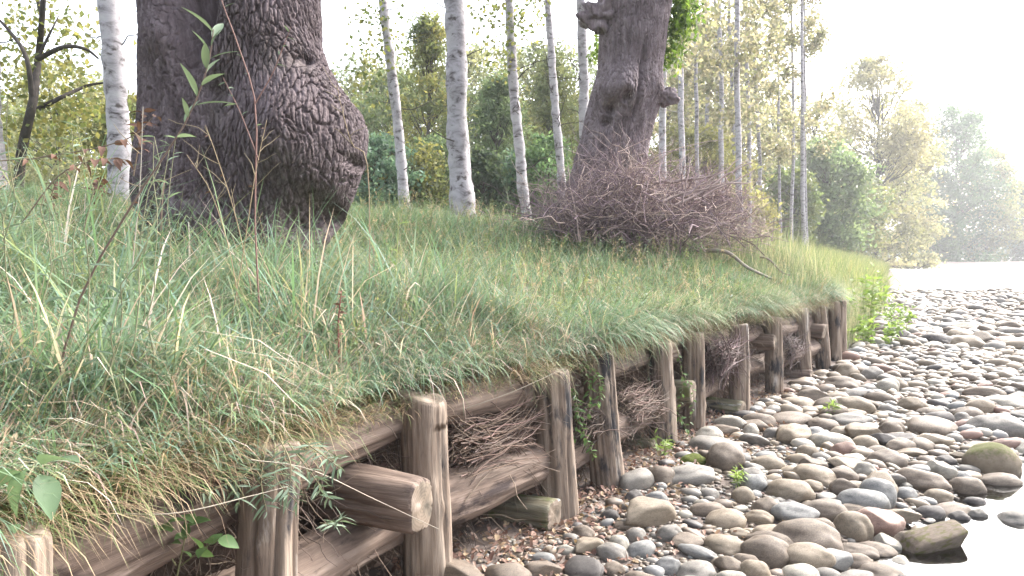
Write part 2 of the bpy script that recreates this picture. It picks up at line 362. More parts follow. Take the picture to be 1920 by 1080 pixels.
r2 = N('ShaderNodeValToRGB'); ramp(r2, [(.8, .79, .77), (1, 1, 1)], [.1, .6]); L(rg.outputs['Fac'], r2.inputs[0])
mm = N('ShaderNodeMix'); mm.data_type = 'RGBA'; mm.blend_type = 'MULTIPLY'; mm.inputs[0].default_value = 1; L(r1.outputs[0], mm.inputs[6]); L(r2.outputs[0], mm.inputs[7]); L(mm.outputs[2], b.inputs['Base Color'])
b.inputs['Roughness'].default_value = .9; M['cut'] = m

def log(name, p0, p1, r0, r1, label, catg, group, mats='log', seed=0, ends=(True, True), knots=2, ns=60, nl=36):
    """round timber from p0 to p1 (local z along it); shaft mesh with a cut_end child on each end"""
    r = np.random.default_rng(seed + 100); p0, p1 = np.asarray(p0, float), np.asarray(p1, float)
    Lh = float(np.linalg.norm(p1 - p0)); z = np.concatenate([[0, .006], np.linspace(.014, Lh - .014, nl), [Lh - .006, Lh]])
    th = np.arange(ns) * 2 * math.pi / ns; T, Z = np.meshgrid(th, z); t = Z / Lh
    rad = r0 * (1 - t) + r1 * t; o = r.uniform(0, 50)
    rad = rad * (1 + (.20 if Lh > 1.3 and 'bank' in name else .12) * (fbm(np.stack([np.cos(T) * 1.2 + o, np.sin(T) * 1.2, Z * 2.2], -1), 2) - .5) * 2)
    rad -= .008 * np.maximum(0, noise(np.stack([np.cos(T) * 7 + o, np.sin(T) * 7, Z * 1.1], -1)) - .62) / .38 * 2.2
    rad -= .003 * noise(np.stack([np.cos(T) * 16 + o, np.sin(T) * 16, Z * 2.], -1))
    for _ in range(5):
        kt, kz, kl = r.uniform(0, 6.28), r.uniform(.1, 1.) * Lh, r.uniform(.15, .5)
        rad -= r.uniform(.008, .022) * np.exp(-((np.angle(np.exp(1j * (T - kt - .25 * (Z - kz))))) / .085) ** 2) * np.exp(-((Z - kz) / kl) ** 4)
    for _ in range(knots):
        kt, kz = r.uniform(0, 6.28), r.uniform(.15, .85) * Lh
        rad += .012 * np.exp(-(((np.angle(np.exp(1j * (T - kt)))) * r0 / .035) ** 2 + ((Z - kz) / .04) ** 2))
    chip = .010 * noise(np.stack([np.cos(th) * 3 + o, np.sin(th) * 3, th * 0], -1)) ** 2
    rad[0] -= .008 + chip; rad[1] -= .003 + chip * .6; rad[-1] -= .008 + chip; rad[-2] -= .003 + chip * .6; rad[-3] -= chip * .3
    bx, by = r.normal(0, .03 if 'bank' in name else .012, 2); bend = np.sin(t * math.pi); slant = r.normal(0, .14)
    Vv = np.stack([rad * np.cos(T) + bx * bend, rad * np.sin(T) + by * bend, Z + (.022 * (fbm(np.stack([np.cos(T) * 1.3 + o, np.sin(T) * 1.3, t * 0], -1), 3) - .5) + slant * rad * np.cos(T - slant * 40)) * (t > .9)], -1)
    nz_ = len(z); i = (np.arange(nz_ - 1)[:, None] * ns + np.arange(ns)[None]); j = np.arange(nz_ - 1)[:, None] * ns + (np.arange(ns)[None] + 1) % ns
    F = np.stack([i, j, j + ns, i + ns], -1).reshape(-1, 4)
    ob = mk(name, Vv.reshape(-1, 3), F, M[mats], loc=(0, 0, 0))
    ob.location = p0; ob.rotation_euler = Vector(p1 - p0).to_track_quat('Z', 'Y').to_euler()
    for k, (on, row, sgn) in enumerate(((ends[0], Vv[0], -1), (ends[1], Vv[-1], 1))):
        if not on: continue
        c = row.mean(0); Cv = [row]; Cf = []
        for q, fr in enumerate((.93, .6, .25)):
            ring = c + (row - c) * fr; ring[:, 2] += sgn * (.001 + .006 * (noise(np.stack([ring[:, 0] * 30 + o, ring[:, 1] * 30, ring[:, 0] * 0], -1)) - .3)); Cv.append(ring)
        n = ns
        for q in range(3):
            a = np.arange(n) + q * n; b2 = (np.arange(n) + 1) % n + q * n; Cf.append(np.stack([a, b2, b2 + n, a + n], -1))
        Cv.append(c[None] + [0, 0, sgn * .001]); tri = np.stack([np.arange(n) + 3 * n, (np.arange(n) + 1) % n + 3 * n, np.full(n, 4 * n)], -1)
        mk('cut_end', np.concatenate(Cv), [np.concatenate(Cf), tri], M['cut'], parent=ob, loc=(0, 0, 0))
    return tag(ob, label, catg, group)

PG = 'posts driven along the foot of the bank'
posts = [  # base pixel or (x,y), top v, radius, lean dx, label
    ((-1.13, 1.72), .93, .082, (0, 0), 'short round post with a pale cut top beside the broad-leaved seedling'),
    ((-.80, 2.54), .93, .094, (.0, .0), 'wooden post half hidden under grey-green willow shoots'),
    ((-.37, 3.46), .93, .104, (-.03, .0), 'stout brown post with a cut log butt lying across its front'),
    ((.30, 4.45), .90, .098, (-.07, .0), 'grey-streaked leaning post standing behind the short mossy log end'),
    ((.68, 5.05), .92, .096, (-.12, .0), 'leaning post wrapped in small green creeper'),
    ((1.23, 6.16), .88, .100, (-.05, .0), 'post with a dark streak, beside the bright green mossy stone'),
    ((1.60, 6.72), .90, .088, (-.02, .0), 'post beside the log end grown over with creeper, next to the pale stone'),
    ((2.22, 7.5), .90, .094, (-.02, .0), 'straight post beside the loose nest of purple twigs'),
    ((2.9, 8.5), .90, .085, (-.02, .0), 'post with a pale horizontal log end resting high against it'),
    ((3.72, 9.8), .91, .096, (-.06, .0), 'post with roots matted over its top, above a low log end'),
    ((4.25, 10.45), .91, .09, (-.10, .0), 'leaning post carrying the pale log end with moss beneath'),
    ((4.68, 11.15), .92, .08, (-.03, .0), 'slim post, last but one before the bright green weeds'),
    ((4.93, 11.55), .92, .088, (-.02, .0), 'end post of the row, next to the bright green weeds')]
for k, ((x, y), zt, r, ln, lab) in enumerate(posts):
    log('wooden_post', (x, y, -.25), (x + ln[0], y + ln[1], zt), r * 1.16, r * 1.03, lab, 'post', PG, 'post', k, (False, True), 3, 76, 50)
def edge(y, s, z): return np.array((xe(y) - s / CS, y, z))
LG = 'logs laid along the bank behind the posts'
for k, (y0, y1, s, z, r, lab) in enumerate([
        (.9, 2.75, .19, .76, .115, 'long log under the overhanging grass behind the nearest two posts'),
        (2.8, 4.35, .21, .75, .115, 'bark-covered log under the turf, ending at the twig bundle with fanned stems'),
        (4.4, 6.3, .21, .75, .105, 'upper log under the turf behind the creeper-wrapped post'),
        (6.35, 8.6, .2, .74, .10, 'upper log behind the nest of purple twigs'),
        (8.65, 11.5, .2, .76, .11, 'upper log under the turf behind the far group of posts'),
        (1.2, 3.52, .18, .34, .135, 'thick lower log below the cut log butt'),
        (3.56, 4.75, .17, .35, .135, 'lower log sloping away behind the stout brown post'),
        (4.8, 6.9, .2, .30, .12, 'lower log behind the creeper-wrapped post'),
        (6.95, 9.0, .19, .32, .115, 'lower log with a dark gap below, behind the straight post'),
        (9.05, 11.6, .19, .34, .12, 'lower log behind the far group of posts')]):
    log('bank_log', edge(y0, s, z), edge(y1, s, z + rng.uniform(-.03, .03)), r, r * .93, lab, 'log', LG, 'log', 30 + k, (True, True), 4, 60, 60)
TG = 'log ends pointing out between the posts'
OUT = np.array((CS, -.543, 0))
for k, (u, v, d, r, ln, mt, lab) in enumerate([
        (792, 948, 3.08, .116, .8, 'log', 'thick log butt with a stained pale cut face, lying across the stout post'),
        (1040, 967, 4.25, .098, .7, 'log_moss', 'short mossy log end lying on the ground by the grey-streaked post'),
        (1299, 735, 6.52, .105, .6, 'log_moss', 'log end grown over with creeper beside a slim post'),
        (1453, 643, 8.36, .088, .8, 'log', 'pale log end resting high between two posts, over dark gaps'),
        (1522, 706, 9.65, .10, .8, 'log', 'low log end lying on stones at the post with matted roots'),
        (1546, 622, 10.25, .105, .7, 'log', 'pale round log end with moss hanging under it'),
        (1392, 772, 7.35, .105, .7, 'log_moss', 'mossy log end on the ground at the straight post'),
        (1228, 848, 6.0, .10, .6, 'log_moss', 'mossy log end on the ground left of the bright green mossy stone')]):
    e = P(u, v, d); dz = rng.uniform(-.015, .02); ax = OUT if k else np.array((.93, -.36, 0))
    log('log_end', e - ax * ln + (0, 0, dz), e, r, r * .98, lab, 'log', TG, mt, 60 + k, (False, True), 3, 64, 28)

# ------------------------------------------------------------------ brushwood bundles in the crib, brush pile
def twig_cols(n, base, var=.25, r=None):
    r = r or rng; c = np.tile(np.asarray(base, float), (n, 1)); return c * r.uniform(1 - var, 1 + var, (n, 1)) * r.uniform(.92, 1.08, (n, 3))
def twig_mesh(paths, rads, cols, sides=3):
    V, F = tubes(paths, rads, sides); return V, F, np.repeat(cols, paths.shape[1] * sides, 0)
def bundle(u, v, d, R0, ln, n, lab, base=(.20, .145, .115), fan=.5, along=True):
    c = P(u, v, d); r = np.random.default_rng(int(u * 7 + v)); k = 8; t = np.linspace(0, 1, k)
    tdir = np.array((.547, .837, 0)) if along else OUT; sdir = np.array((-.837, .547, 0)) if along else tdir_perp
    pts = np.zeros((n, k, 3))
    for q in range(n):
        a = r.uniform(0, 6.28); rr_ = R0 * math.sqrt(r.uniform(.1, 1)); off = -sdir * math.cos(a) * rr_ + np.array((0, 0, 1)) * math.sin(a) * rr_
        f = r.normal(0, fan, 2); l = ln * r.uniform(.6, 1.1)
        curve = (t - .5)[:, None] * tdir * l + ((t - .4) ** 2)[:, None] * (-sdir * f[0] * .5 + np.array((0, 0, 1)) * (f[1] - .25)) * l
        pts[q] = c + off + curve + np.cumsum(r.normal(0, .012, (k, 3)), 0)
    rads = r.uniform(.002, .0048, (n, 1)) * np.linspace(1.1, .5, k)[None]
    Vv, Ff, Cc = twig_mesh(pts, rads, twig_cols(n, np.array(base) * (.80, .77, .74), .35, r), 4)
    base_loc = (c[0], c[1], c[2] - R0)
    return tag(mk('twig_bundle', Vv, Ff, M['twig'], loc=base_loc, col=Cc), lab, 'brushwood', 'bundles of brushwood packed behind the posts')
bundle(915, 822, 4.1, .15, .75, 330, 'bundle of fanned pale brown twigs between the stout post and the grey-streaked post', (.17, .12, .10))
bundle(1190, 762, 5.85, .14, .62, 300, 'round coil of pale twigs between the creeper-wrapped post and the next post', (.18, .13, .11))
bundle(1350, 668, 7.25, .16, .62, 260, 'loose nest of purple twigs beside the straight post', (.14, .10, .10), .9)
bundle(1480, 650, 9.4, .15, .6, 180, 'dark bundle of twigs squeezed behind the post with matted roots', (.11, .08, .08), .7)
bundle(1105, 790, 5.0, .13, .5, 150, 'dark twigs packed behind the creeper-wrapped post', (.09, .065, .055), .6)
bundle(690, 900, 3.45, .08, .6, 60, 'few dry twigs lodged above the thick log butt', (.11, .075, .062), .5)

# pile of cut brush at the foot of the far oak
def brush_pile():
    r = np.random.default_rng(11); c0 = P(1225, 430, 10.3); gz = zb(c0[0], c0[1])
    e = empty('brush_pile', (c0[0], c0[1], gz), 'heap of cut purple-brown twigs piled round the foot of the far oak', 'brush pile')
    lobes = [(1080, 385, 9.7, 1.0, .6, 950), (1175, 345, 9.8, 1.0, .8, 850), (1250, 390, 9.8, 1.0, .62, 700), (1340, 385, 10.3, .9, .6, 560), (1395, 415, 10.8, .55, .42, 240), (1290, 345, 10.8, .9, .5, 500), (1330, 345, 10.4, .7, .35, 260)]
    k = 6; PT, RD, CC = [], [], []
    for (u, v, d, rx, rz, n) in lobes:
        c = P(u, v, d); g = zb(c[0], c[1]); c[2] -= .13 if u > 1200 else .04
        for q in range(n):
            dirv = r.normal(0, 1, 3); dirv[2] = abs(dirv[2]) * .75 + .1; dirv /= np.linalg.norm(dirv)
            o = r.normal(0, .33, 3) * (rx, rx, rz); l = r.uniform(.3, .9) * rx * (1.5 if r.uniform() < .18 else 1); dirv = dirv + .9 * o / rx; dirv /= np.linalg.norm(dirv)
            b0 = c + o - dirv * l * .5; b0[2] = max(b0[2], g + .02); p1 = b0 + dirv * l; p1[2] -= .2 * l * r.uniform()
            PT.append(path(b0, p1, k, .12, -.05, r)); RD.append(.0028 * math.exp(r.normal(0, .5)) * np.linspace(1.2, .4, k))
            CC.append(np.array((.21, .15, .165) if r.uniform() < .62 else (.38, .29, .25)) * r.uniform(.55, 1.35))
    V, F, C = twig_mesh(np.array(PT), np.array(RD), np.array(CC), 3)
    tag(mk('twigs', V, F, M['twig'], e, col=C), kind='stuff')
    for (a, b_, rr_) in [((1225, 345, 9.6), (1350, 322, 9.5), .026), ((1240, 380, 9.3), (1402, 345, 9.6), .018), ((1265, 385, 9.3), (1410, 305, 9.8), .017), ((1300, 375, 9.4), (1415, 318, 9.8), .015), ((1310, 360, 9.5), (1405, 300, 9.8), .012), ((1290, 370, 9.4), (1385, 298, 9.8), .012), ((1280, 380, 9.3), (1300, 290, 9.6), .012),
                        ((1205, 395, 9.5), (1150, 330, 9.7), .013), ((1190, 410, 9.5), (1240, 300, 9.7), .010), ((1250, 440, 9.4), (1330, 350, 9.7), .013), ((1265, 450, 9.4), (1245, 340, 9.6), .010), ((1300, 450, 9.5), (1400, 400, 10), .012),
                        ((1330, 440, 9.9), (1200, 420, 9.5), .012), ((1130, 440, 9.3), (1235, 375, 9.5), .012), ((1100, 430, 9.3), (1190, 345, 9.5), .009)]:
        q = path(P(*a), P(*b_), 9, .06)[None]; V, F = tubes(q, np.linspace(1, .4, 9)[None] * rr_, 6)
        mk('stick', V, F, M['twig'], e, col=np.tile((.24, .18, .165), (len(V), 1)))
brush_pile()
for (pts, r0, lab, c) in [([(1322, 470, 9.9), (1370, 482, 9.7), (1400, 486, 9.6), (1448, 496, 9.5)], .028, 'fallen grey branch lying on the grass below the brush pile', (.2, .17, .14)),
                          ([(1425, 450, 10.4), (1455, 462, 10.3), (1482, 480, 10.2)], .014, 'dead forked stick poking out of the right end of the brush pile', (.17, .14, .12))]:
    q = curve_path([P(*a) for a in pts], 14); q[:, 2] = [zb(a[0], a[1]) + .19 + .03 * math.sin(i * .5) for i, a in enumerate(q)]; V, F = tubes(q[None], np.linspace(1, .55, 14)[None] * r0, 8)
    tag(mk('fallen_branch', V, F, M['twig'], loc=q[0], col=np.tile(c, (len(V), 1))), lab, 'branch')

# ------------------------------------------------------------------ big oak trunks
def trunk_from_outline(rows, d, depthf, bumps, nth, nz_, zbase, ztop, seed, groove=None, ridge=.028, zs=7.):
    """rows: (v, u_left, u_right) outline in the photo at distance d"""
    vv = np.array([r[0] for r in rows], float); ul = np.array([r[1] for r in rows], float); ur = np.array([r[2] for r in rows], float)
    zz = np.array([P(960, v, d)[2] for v in vv]); o = np.argsort(zz); zz, ul, ur = zz[o], ul[o], ur[o]
    xl, xr = (ul - 960) / FPX * d, (ur - 960) / FPX * d
    z = np.linspace(zbase, ztop, nz_)
    def ip(f):
        a = np.interp(z, zz, f); k = np.ones(7) / 7; return np.convolve(np.pad(a, 3, 'edge'), k, 'valid')
    cx, hw = (ip(xl) + ip(xr)) / 2, (ip(xr) - ip(xl)) / 2
    th = np.arange(nth) * 2 * math.pi / nth; T, Z = np.meshgrid(th, z)
    HW = hw[:, None] + 0 * T; CX = cx[:, None] + 0 * T
    X = CX + HW * np.cos(T); Y = d + np.minimum(HW, depthf) * np.sin(T)
    Rm = HW; nxv, nyv = np.cos(T), np.sin(T); o = seed * 3.7
    q = np.stack([X, Y, Z], -1)
    D = .10 * (fbm(q * np.array((1.6, 1.6, 1.1)) + o, 3) - .5) * 2 * .6
    tw = q + .22 * (np.stack([fbm(q * 2.5 + o, 2), fbm(q * 2.5 + o + 9, 2), fbm(q * 2.5 + o + 21, 2)], -1) - .5)
    ck = cracks(tw * np.array((33, 33, zs)) + o); ck2 = cracks(tw * np.array((60, 60, zs * 2.5)) + o + 7)
    rough = .55 + .9 * fbm(q * 1.7 + o + 3, 2)
    D += ridge * rough * (np.minimum(ck * 5.5, 1) ** .6 - .9) * 1.2 + ridge * .35 * (np.minimum(ck2 * 4.5, 1) - .85) + ridge * .5 * (fbm(tw * np.array((24, 24, 6.)) + o, 3) - .5)
    YB = 0 * X
    for (u, v, rr_, amp) in bumps:                 # lumps and hollows on the side that faces the river
        zb_ = P(960, v, d)[2]; xb = (u - 960) / FPX * d
        YB = YB - np.where(np.sin(T) < .3, amp * np.exp(-(((X - xb) / rr_) ** 2 + ((Z - zb_) / rr_) ** 2)), 0) * (sst(-np.sin(T), -.1, .35) if amp > 0 else sst(-np.sin(T), -.3, .15))
    if groove: D += groove(X, Z, T)
    X = X + D * nxv; Y = Y + D * nyv + YB
    V = np.stack([X, Y, Z], -1).reshape(-1, 3)
    i = np.arange(nz_ - 1)[:, None] * nth + np.arange(nth)[None]; j = np.arange(nz_ - 1)[:, None] * nth + (np.arange(nth)[None] + 1) % nth
    return V, np.stack([i, j, j + nth, i + nth], -1).reshape(-1, 4)
def limbs_and_crown(e, starts, seed, size, n, pal, cr, leafz):
    """heavy limbs rising out of the trunk into a leafy crown"""
    r = np.random.default_rng(seed); cl = []
    for (p0, dirv, ln, r0) in starts:
        p0 = np.asarray(p0, float); dirv = np.asarray(dirv, float); q = path(p0, p0 + dirv * ln, 12, .10, 0, r); V, F = tubes(q[None], np.linspace(1, .35, 12)[None] * r0, 16)
        lb = mk('limb', V, F, M['bark_oak'], e); lb['_w'] = list(e['_w'])
        for _ in range(7):
            b = q[r.integers(5, 12)]; dv = r.normal(0, 1, 3); dv[2] = abs(dv[2]) * .5 + .1; dv /= np.linalg.norm(dv); p2 = b + dv * r.uniform(.8, 2.2)
            qq = path(b, p2, 7, .12, 0, r); V, F = tubes(qq[None], np.linspace(1, .3, 7)[None] * r0 * .25, 6); mk('branch', V, F, M['bark_dark'], lb); cl.append(p2)
    cl = np.array(cl); k = r.integers(0, len(cl), n); p = cl[k] + r.normal(0, cr, (n, 3)); p[:, 2] = np.maximum(p[:, 2], leafz + r.uniform(0, .6, n))
    pal = np.array(pal); c = pal[r.integers(0, len(pal), n)] * r.uniform(.75, 1.25, (n, 1))
    V, F, C = leaves(p, np.full(n, size), c, .4, .5, r); mk('crown', V, F, M['leaf'], e, col=C, smooth=False)

OAK1 = 5.6
rows1 = [(-700, 250, 620), (-200, 272, 610), (0, 281, 606), (80, 283, 611), (130, 281, 627), (170, 279, 650), (215, 277, 683), (250, 275, 692), (300, 272, 686), (350, 270, 668), (390, 272, 648), (430, 275, 625), (470, 272, 602), (540, 258, 598), (620, 245, 600)]
def groove1(X, Z, T):
    xg = (400 - 960) / FPX * OAK1 + .05 * np.sin(Z * 5); up = sst(Z, 2.55, 3.5)
    return np.where(np.sin(T) < .2, -1.0 * up * np.exp(-((X - xg - .12 * up) / (.07 + .12 * up)) ** 2), 0)
x1 = P(440, 470, OAK1); g1 = zb(x1[0], x1[1])
V, F = trunk_from_outline(rows1, OAK1, .66, [(600, 245, .30, .24), (585, 310, .26, .20), (615, 405, .11, -.42), (580, 430, .09, -.25), (674, 312, .04, -.16), (597, 143, .05, -.08), (470, 200, .10, -.10), (597, 143, .05, -.05), (460, 250, .10, -.05), (330, 330, .2, .08), (420, 420, .2, .08), (470, 440, .12, .07), (350, 100, .16, .07), (520, 60, .2, .07)],
                         960, 600, g1 - .45, 4.6, 1, groove1, .030)
oak1 = empty('oak_tree', (x1[0], OAK1, g1), 'massive gnarled oak trunk with a swollen burl on its right side', 'tree', 'old oaks on the bank')
mk('trunk', V, F, M['bark_oak_dark'], oak1)
limbs_and_crown(oak1, [((-2.55, 5.6, 4.3), (-.35, .1, .9), 3.2, .36), ((-1.75, 5.7, 4.3), (.3, .15, .92), 3.4, .46)], 3, .10, 5000, [(.07, .12, .03), (.09, .14, .04), (.05, .09, .025)], .55, 5.2)

OAK2 = 10.6
rows2 = [(-400, 1150, 1300), (-150, 1130, 1275), (0, 1118, 1257), (60, 1122, 1247), (130, 1117, 1239), (175, 1106, 1240), (220, 1099, 1229), (260, 1091, 1219), (300, 1078, 1212), (360, 1062, 1212), (430, 1045, 1222), (500, 1030, 1240)]
x2 = P(1140, 430, OAK2); g2 = zb(x2[0], x2[1])
def groove2(X, Z, T): return np.where(np.sin(T) < 0, -.10 * np.exp(-((X - (1183 - 960) / FPX * OAK2 - .15 * (Z - 3.6)) / .035) ** 2) * sst(Z, 3.25, 3.5) * (1 - sst(Z, 4.1, 4.6)), 0)
V, F = trunk_from_outline(rows2, OAK2, .56, [(1152, 185, .24, .26), (1138, 214, .08, -.26), (1160, 198, .07, -.2), (1130, 238, .07, -.16), (1200, 300, .1, .08), (1204, 305, .04, -.10), (1110, 172, .12, .08), (1240, 178, .16, .10), (1170, 70, .3, .08), (1165, 150, .25, .07)],
                         520, 420, g2 - .4, 6.2, 5, groove2, .028)
oak2 = empty('oak_tree', (x2[0], OAK2, g2), 'knotty grey oak trunk leaning over the heap of cut twigs', 'tree', 'old oaks on the bank')
trunk2 = mk('trunk', V, F, M['bark_oak'], oak2); trunk2['_w'] = list(oak2['_w'])
def burl(name, c, r0, parent, seed, n=9, axis=(1, 0, .1)):
    r = np.random.default_rng(seed); th = np.linspace(0, 2 * math.pi, 40, endpoint=False); ph = np.linspace(0, math.pi, 26); T, Ph = np.meshgrid(th, ph)
    dv = np.stack([np.sin(Ph) * np.cos(T), np.sin(Ph) * np.sin(T), np.cos(Ph)], -1)
    rad = r0 * (.8 + .75 * (fbm(dv * 2.6 + seed, 3) - .5) * 2 + .16 * (np.abs(2 * noise(dv * 6 + seed) - 1) - .5))
    V = (c + dv * rad[..., None] * np.array((1.15, .9, .95))).reshape(-1, 3)
    i = np.arange(25)[:, None] * 40 + np.arange(40)[None]; j = np.arange(25)[:, None] * 40 + (np.arange(40)[None] + 1) % 40
    return mk(name, V, np.stack([i, i + 40, j + 40, j], -1).reshape(-1, 4), M['bark_oak'], parent)
burl('burl', P(1122, 32, OAK2 - .2), .25, trunk2, 3); burl('burl', P(1246, 180, OAK2 - .15), .16, trunk2, 8)
for (a, b_, rr_) in [((1250, 183, 10.45), (1272, 176, 10.4), .05), ((1248, 190, 10.45), (1268, 188, 10.4), .045), ((1246, 175, 10.45), (1252, 163, 10.4), .035), ((1112, 20, 10.4), (1102, 8, 10.35), .06), ((1112, 45, 10.4), (1101, 48, 10.35), .05)]:
    V, F = tubes(path(P(*a), P(*b_), 6, .05)[None], np.array([[1, .95, .85, .7, .5, .05]]) * rr_, 10); mk('stub', V, F, M['bark_oak'], trunk2)
def spray(e, name, uv, d, n, size, pal, seed, spread=.12, asp=.5, droop=.8):
    r = np.random.default_rng(seed); uv = np.array(uv, float); k = r.integers(0, len(uv), n)
    p = np.array([P(a, b, d) for a, b in uv])[k] + r.normal(0, spread, (n, 3)) * (1, 1.5, 1); pal = np.array(pal)
    c = pal[r.integers(0, len(pal), n)] * r.uniform(.7, 1.3, (n, 1)); V, F, C = leaves(p, np.full(n, size), c, droop, asp, r)
    return mk(name, V, F, M['leaf'], e, col=C, smooth=False)
spray(oak2, 'foliage', [(1265, 5), (1280, 20), (1290, 45), (1275, 40), (1262, 60), (1270, 80), (1258, 95), (1252, 115), (1262, 30), (1285, 5), (1270, -40), (1290, -60)], OAK2 + .3, 1500, .085, [(.10, .17, .03), (.14, .21, .04), (.06, .11, .02)], 4, .10)
spray(oak2, 'foliage', [(1122, 90), (1118, 105), (1125, 75)], OAK2 + .5, 120, .08, [(.10, .17, .03), (.14, .21, .04)], 5, .06)
limbs_and_crown(oak2, [((1.75, 10.6, 5.9), (-.2, .1, .95), 3.0, .34), ((2.1, 10.6, 5.9), (.5, .1, .85), 2.8, .30)], 8, .10, 4500, [(.08, .14, .03), (.10, .16, .04), (.05, .09, .025)], .55, 6.6)

# ------------------------------------------------------------------ poplars and other trees
def mat_poplar(name, cols):
    return mat_noise(name, cols, 5.0, (1, 1, 1.7), .8, .5, 20, .012, pos=[.34, .42, .52, .75], detail=9, objrand=.10, second=((.075, .062, .06), 6.5, .62, .70), dist=.6)
M['bark_poplar'] = mat_poplar('poplar_bark', [(.06, .05, .05), (.23, .212, .222), (.34, .318, .333), (.43, .41, .425)])
M['bark_far'] = mat_noise('far_bark', [(.2, .17, .15), (.42, .39, .36)], 4, (1, 1, 2), .85, 0)
def poplar(u0, v0, u1, v1, d, wpx, lab, top=13, group='pale trunked poplars behind the bank', crown=None, far=False, sprays=(), seed=0, nleaf=900, lsz=.08, cz=(.42, 1.0), crad=1.1):
    """u0,v0: a point high on the trunk, u1,v1: its foot"""
    r = np.random.default_rng(seed + 900); hi, lo = P(u0, v0, d), P(u1, v1, d); g = zb(lo[0], lo[1])
    dv = (hi - lo) / (hi[2] - lo[2]); foot = lo + dv * (g - .25 - lo[2]); tp = foot + dv * top
    k = 26; q = path(foot, tp, k, .006, 0, r); r0 = wpx / FPX * d / 2
    t = np.linspace(0, 1, k); rad = r0 * (1 - .72 * t ** 1.2); rad[0] *= 1.25; rad[1] *= 1.08
    e = empty('poplar_tree', (foot[0], foot[1], g), lab, 'tree', group)
    qq = np.array([np.interp(np.linspace(0, 1, 110), t, q[:, i]) for i in range(3)]).T; rr_ = np.interp(np.linspace(0, 1, 110), t, rad) * (1 + .07 * r.normal(0, 1, 110) * (not far))
    V, F = tubes(qq[None], rr_[None], 20 if not far else 8); mk('trunk', V, F, M['bark_poplar'], e)
    cl = []; PT = []; RD = []
    nb = 16 if far else 22
    for b_ in range(nb):
        tt = r.uniform(*cz); p = foot + (tp - foot) * tt; a = r.uniform(0, 6.28); l = crad * r.uniform(.5, 1.1) * (1.25 - .7 * tt)
        p2 = p + np.array((math.cos(a) * l, math.sin(a) * l, l * r.uniform(.4, 1.1))); PT.append(path(p, p2, 6, .08, 0, r)); RD.append(np.linspace(1, .25, 6) * r0 * .16); cl += [p2, p + (p2 - p) * .6]
    V, F = tubes(np.array(PT), np.array(RD), 4); tag(mk('branches', V, F, M['bark_far'], e), kind='stuff')
    cl = np.array(cl); ii = r.integers(0, len(cl), nleaf); p = cl[ii] + r.normal(0, .30, (nleaf, 3)); pal = np.array(crown or [(.14, .17, .04), (.2, .21, .06), (.10, .14, .04)])
    c = pal[r.integers(0, len(pal), nleaf)] * r.uniform(.7, 1.3, (nleaf, 1)); V, F, C = leaves(p, np.full(nleaf, lsz), c, .3, .75, r); mk('crown', V, F, M['leaf'], e, col=C, smooth=False)
    for _ in range(0 if far else 7):
        tt = r.uniform(.06, .4); p = foot + (tp - foot) * tt; a = r.uniform(0, 6.28); l = r.uniform(.25, .9); V, F = tubes(path(p, p + np.array((math.cos(a) * l, math.sin(a) * l, l * r.uniform(.1, .7))), 7, .12, 0, r)[None], np.linspace(1, .3, 7)[None] * .012, 5); mk('branch', V, F, M['bark_dark'], e)
    for sp in sprays: spray(e, 'foliage', sp[0], d - .2, sp[1], sp[2], sp[3], seed + 5, sp[4], .75, .4)
    return e
LF = [(.13, .15, .05), (.19, .19, .07), (.09, .12, .04)]
poplar(203, 0, 222, 330, 9.2, 42, 'pale poplar trunk just left of the massive gnarled oak', seed=1)
poplar(-12, 150, -8, 330, 9.6, 34, 'pale poplar trunk cut off at the edge, left of the small crooked tree', seed=2)
poplar(722, 40, 761, 395, 14.2, 21, 'slender white poplar, leaning, nearest to the burl of the gnarled oak', seed=3,
       sprays=[([(690, 15), (700, 40), (685, 60), (715, 70), (740, 85), (700, 100), (725, 20), (755, 95), (690, 125), (680, 150), (700, 165), (670, 180)], 420, .085, LF, .16)])
poplar(848, 0, 866, 410, 11.2, 42, 'stoutest white poplar trunk, with dark branch scars up its stem', seed=4)
poplar(858, 60, 880, 405, 13.4, 26, 'white poplar half hidden behind the stoutest white poplar', seed=5)
poplar(959, 0, 991, 415, 14.0, 21, 'slim white poplar standing in a low bright bush', seed=6,
       sprays=[([(925, 20), (940, 45), (920, 60), (950, 85), (975, 30), (1000, 25), (985, 60), (935, 110), (940, 130), (1005, 10), (905, 10), (960, 10)], 420, .085, LF, .17)])
poplar(1026, 0, 1053, 340, 16.5, 17, 'thin white poplar just left of the twig heap', seed=7)
poplar(1088, 0, 1097, 300, 15.0, 22, 'white poplar partly hidden by the knotty grey oak', seed=8)
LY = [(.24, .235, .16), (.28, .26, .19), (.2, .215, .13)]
for k, (u, d, wpx) in enumerate([(1248, 22, 15), (1278, 27, 13), (1305, 34, 9), (1328, 40, 9), (1352, 36, 11), (1372, 44, 9), (1388, 30, 13), (1402, 38, 9), (1422, 46, 8), (1462, 50, 6), (1481, 46, 7), (1503, 42, 9), (1512, 52, 6), (1345, 52, 8), (1290, 48, 8)]):
    poplar(u - 4, 0, u + (k % 3) * 2, 430, d, wpx, 'tall pale yellowing poplar in the grove between the twig heap and the river', 14 + d * .28, 'poplars of the yellowing grove', LY, True, seed=20 + k, nleaf=3000, lsz=.13 + d * .0022, cz=(.22, 1.0), crad=1.7)

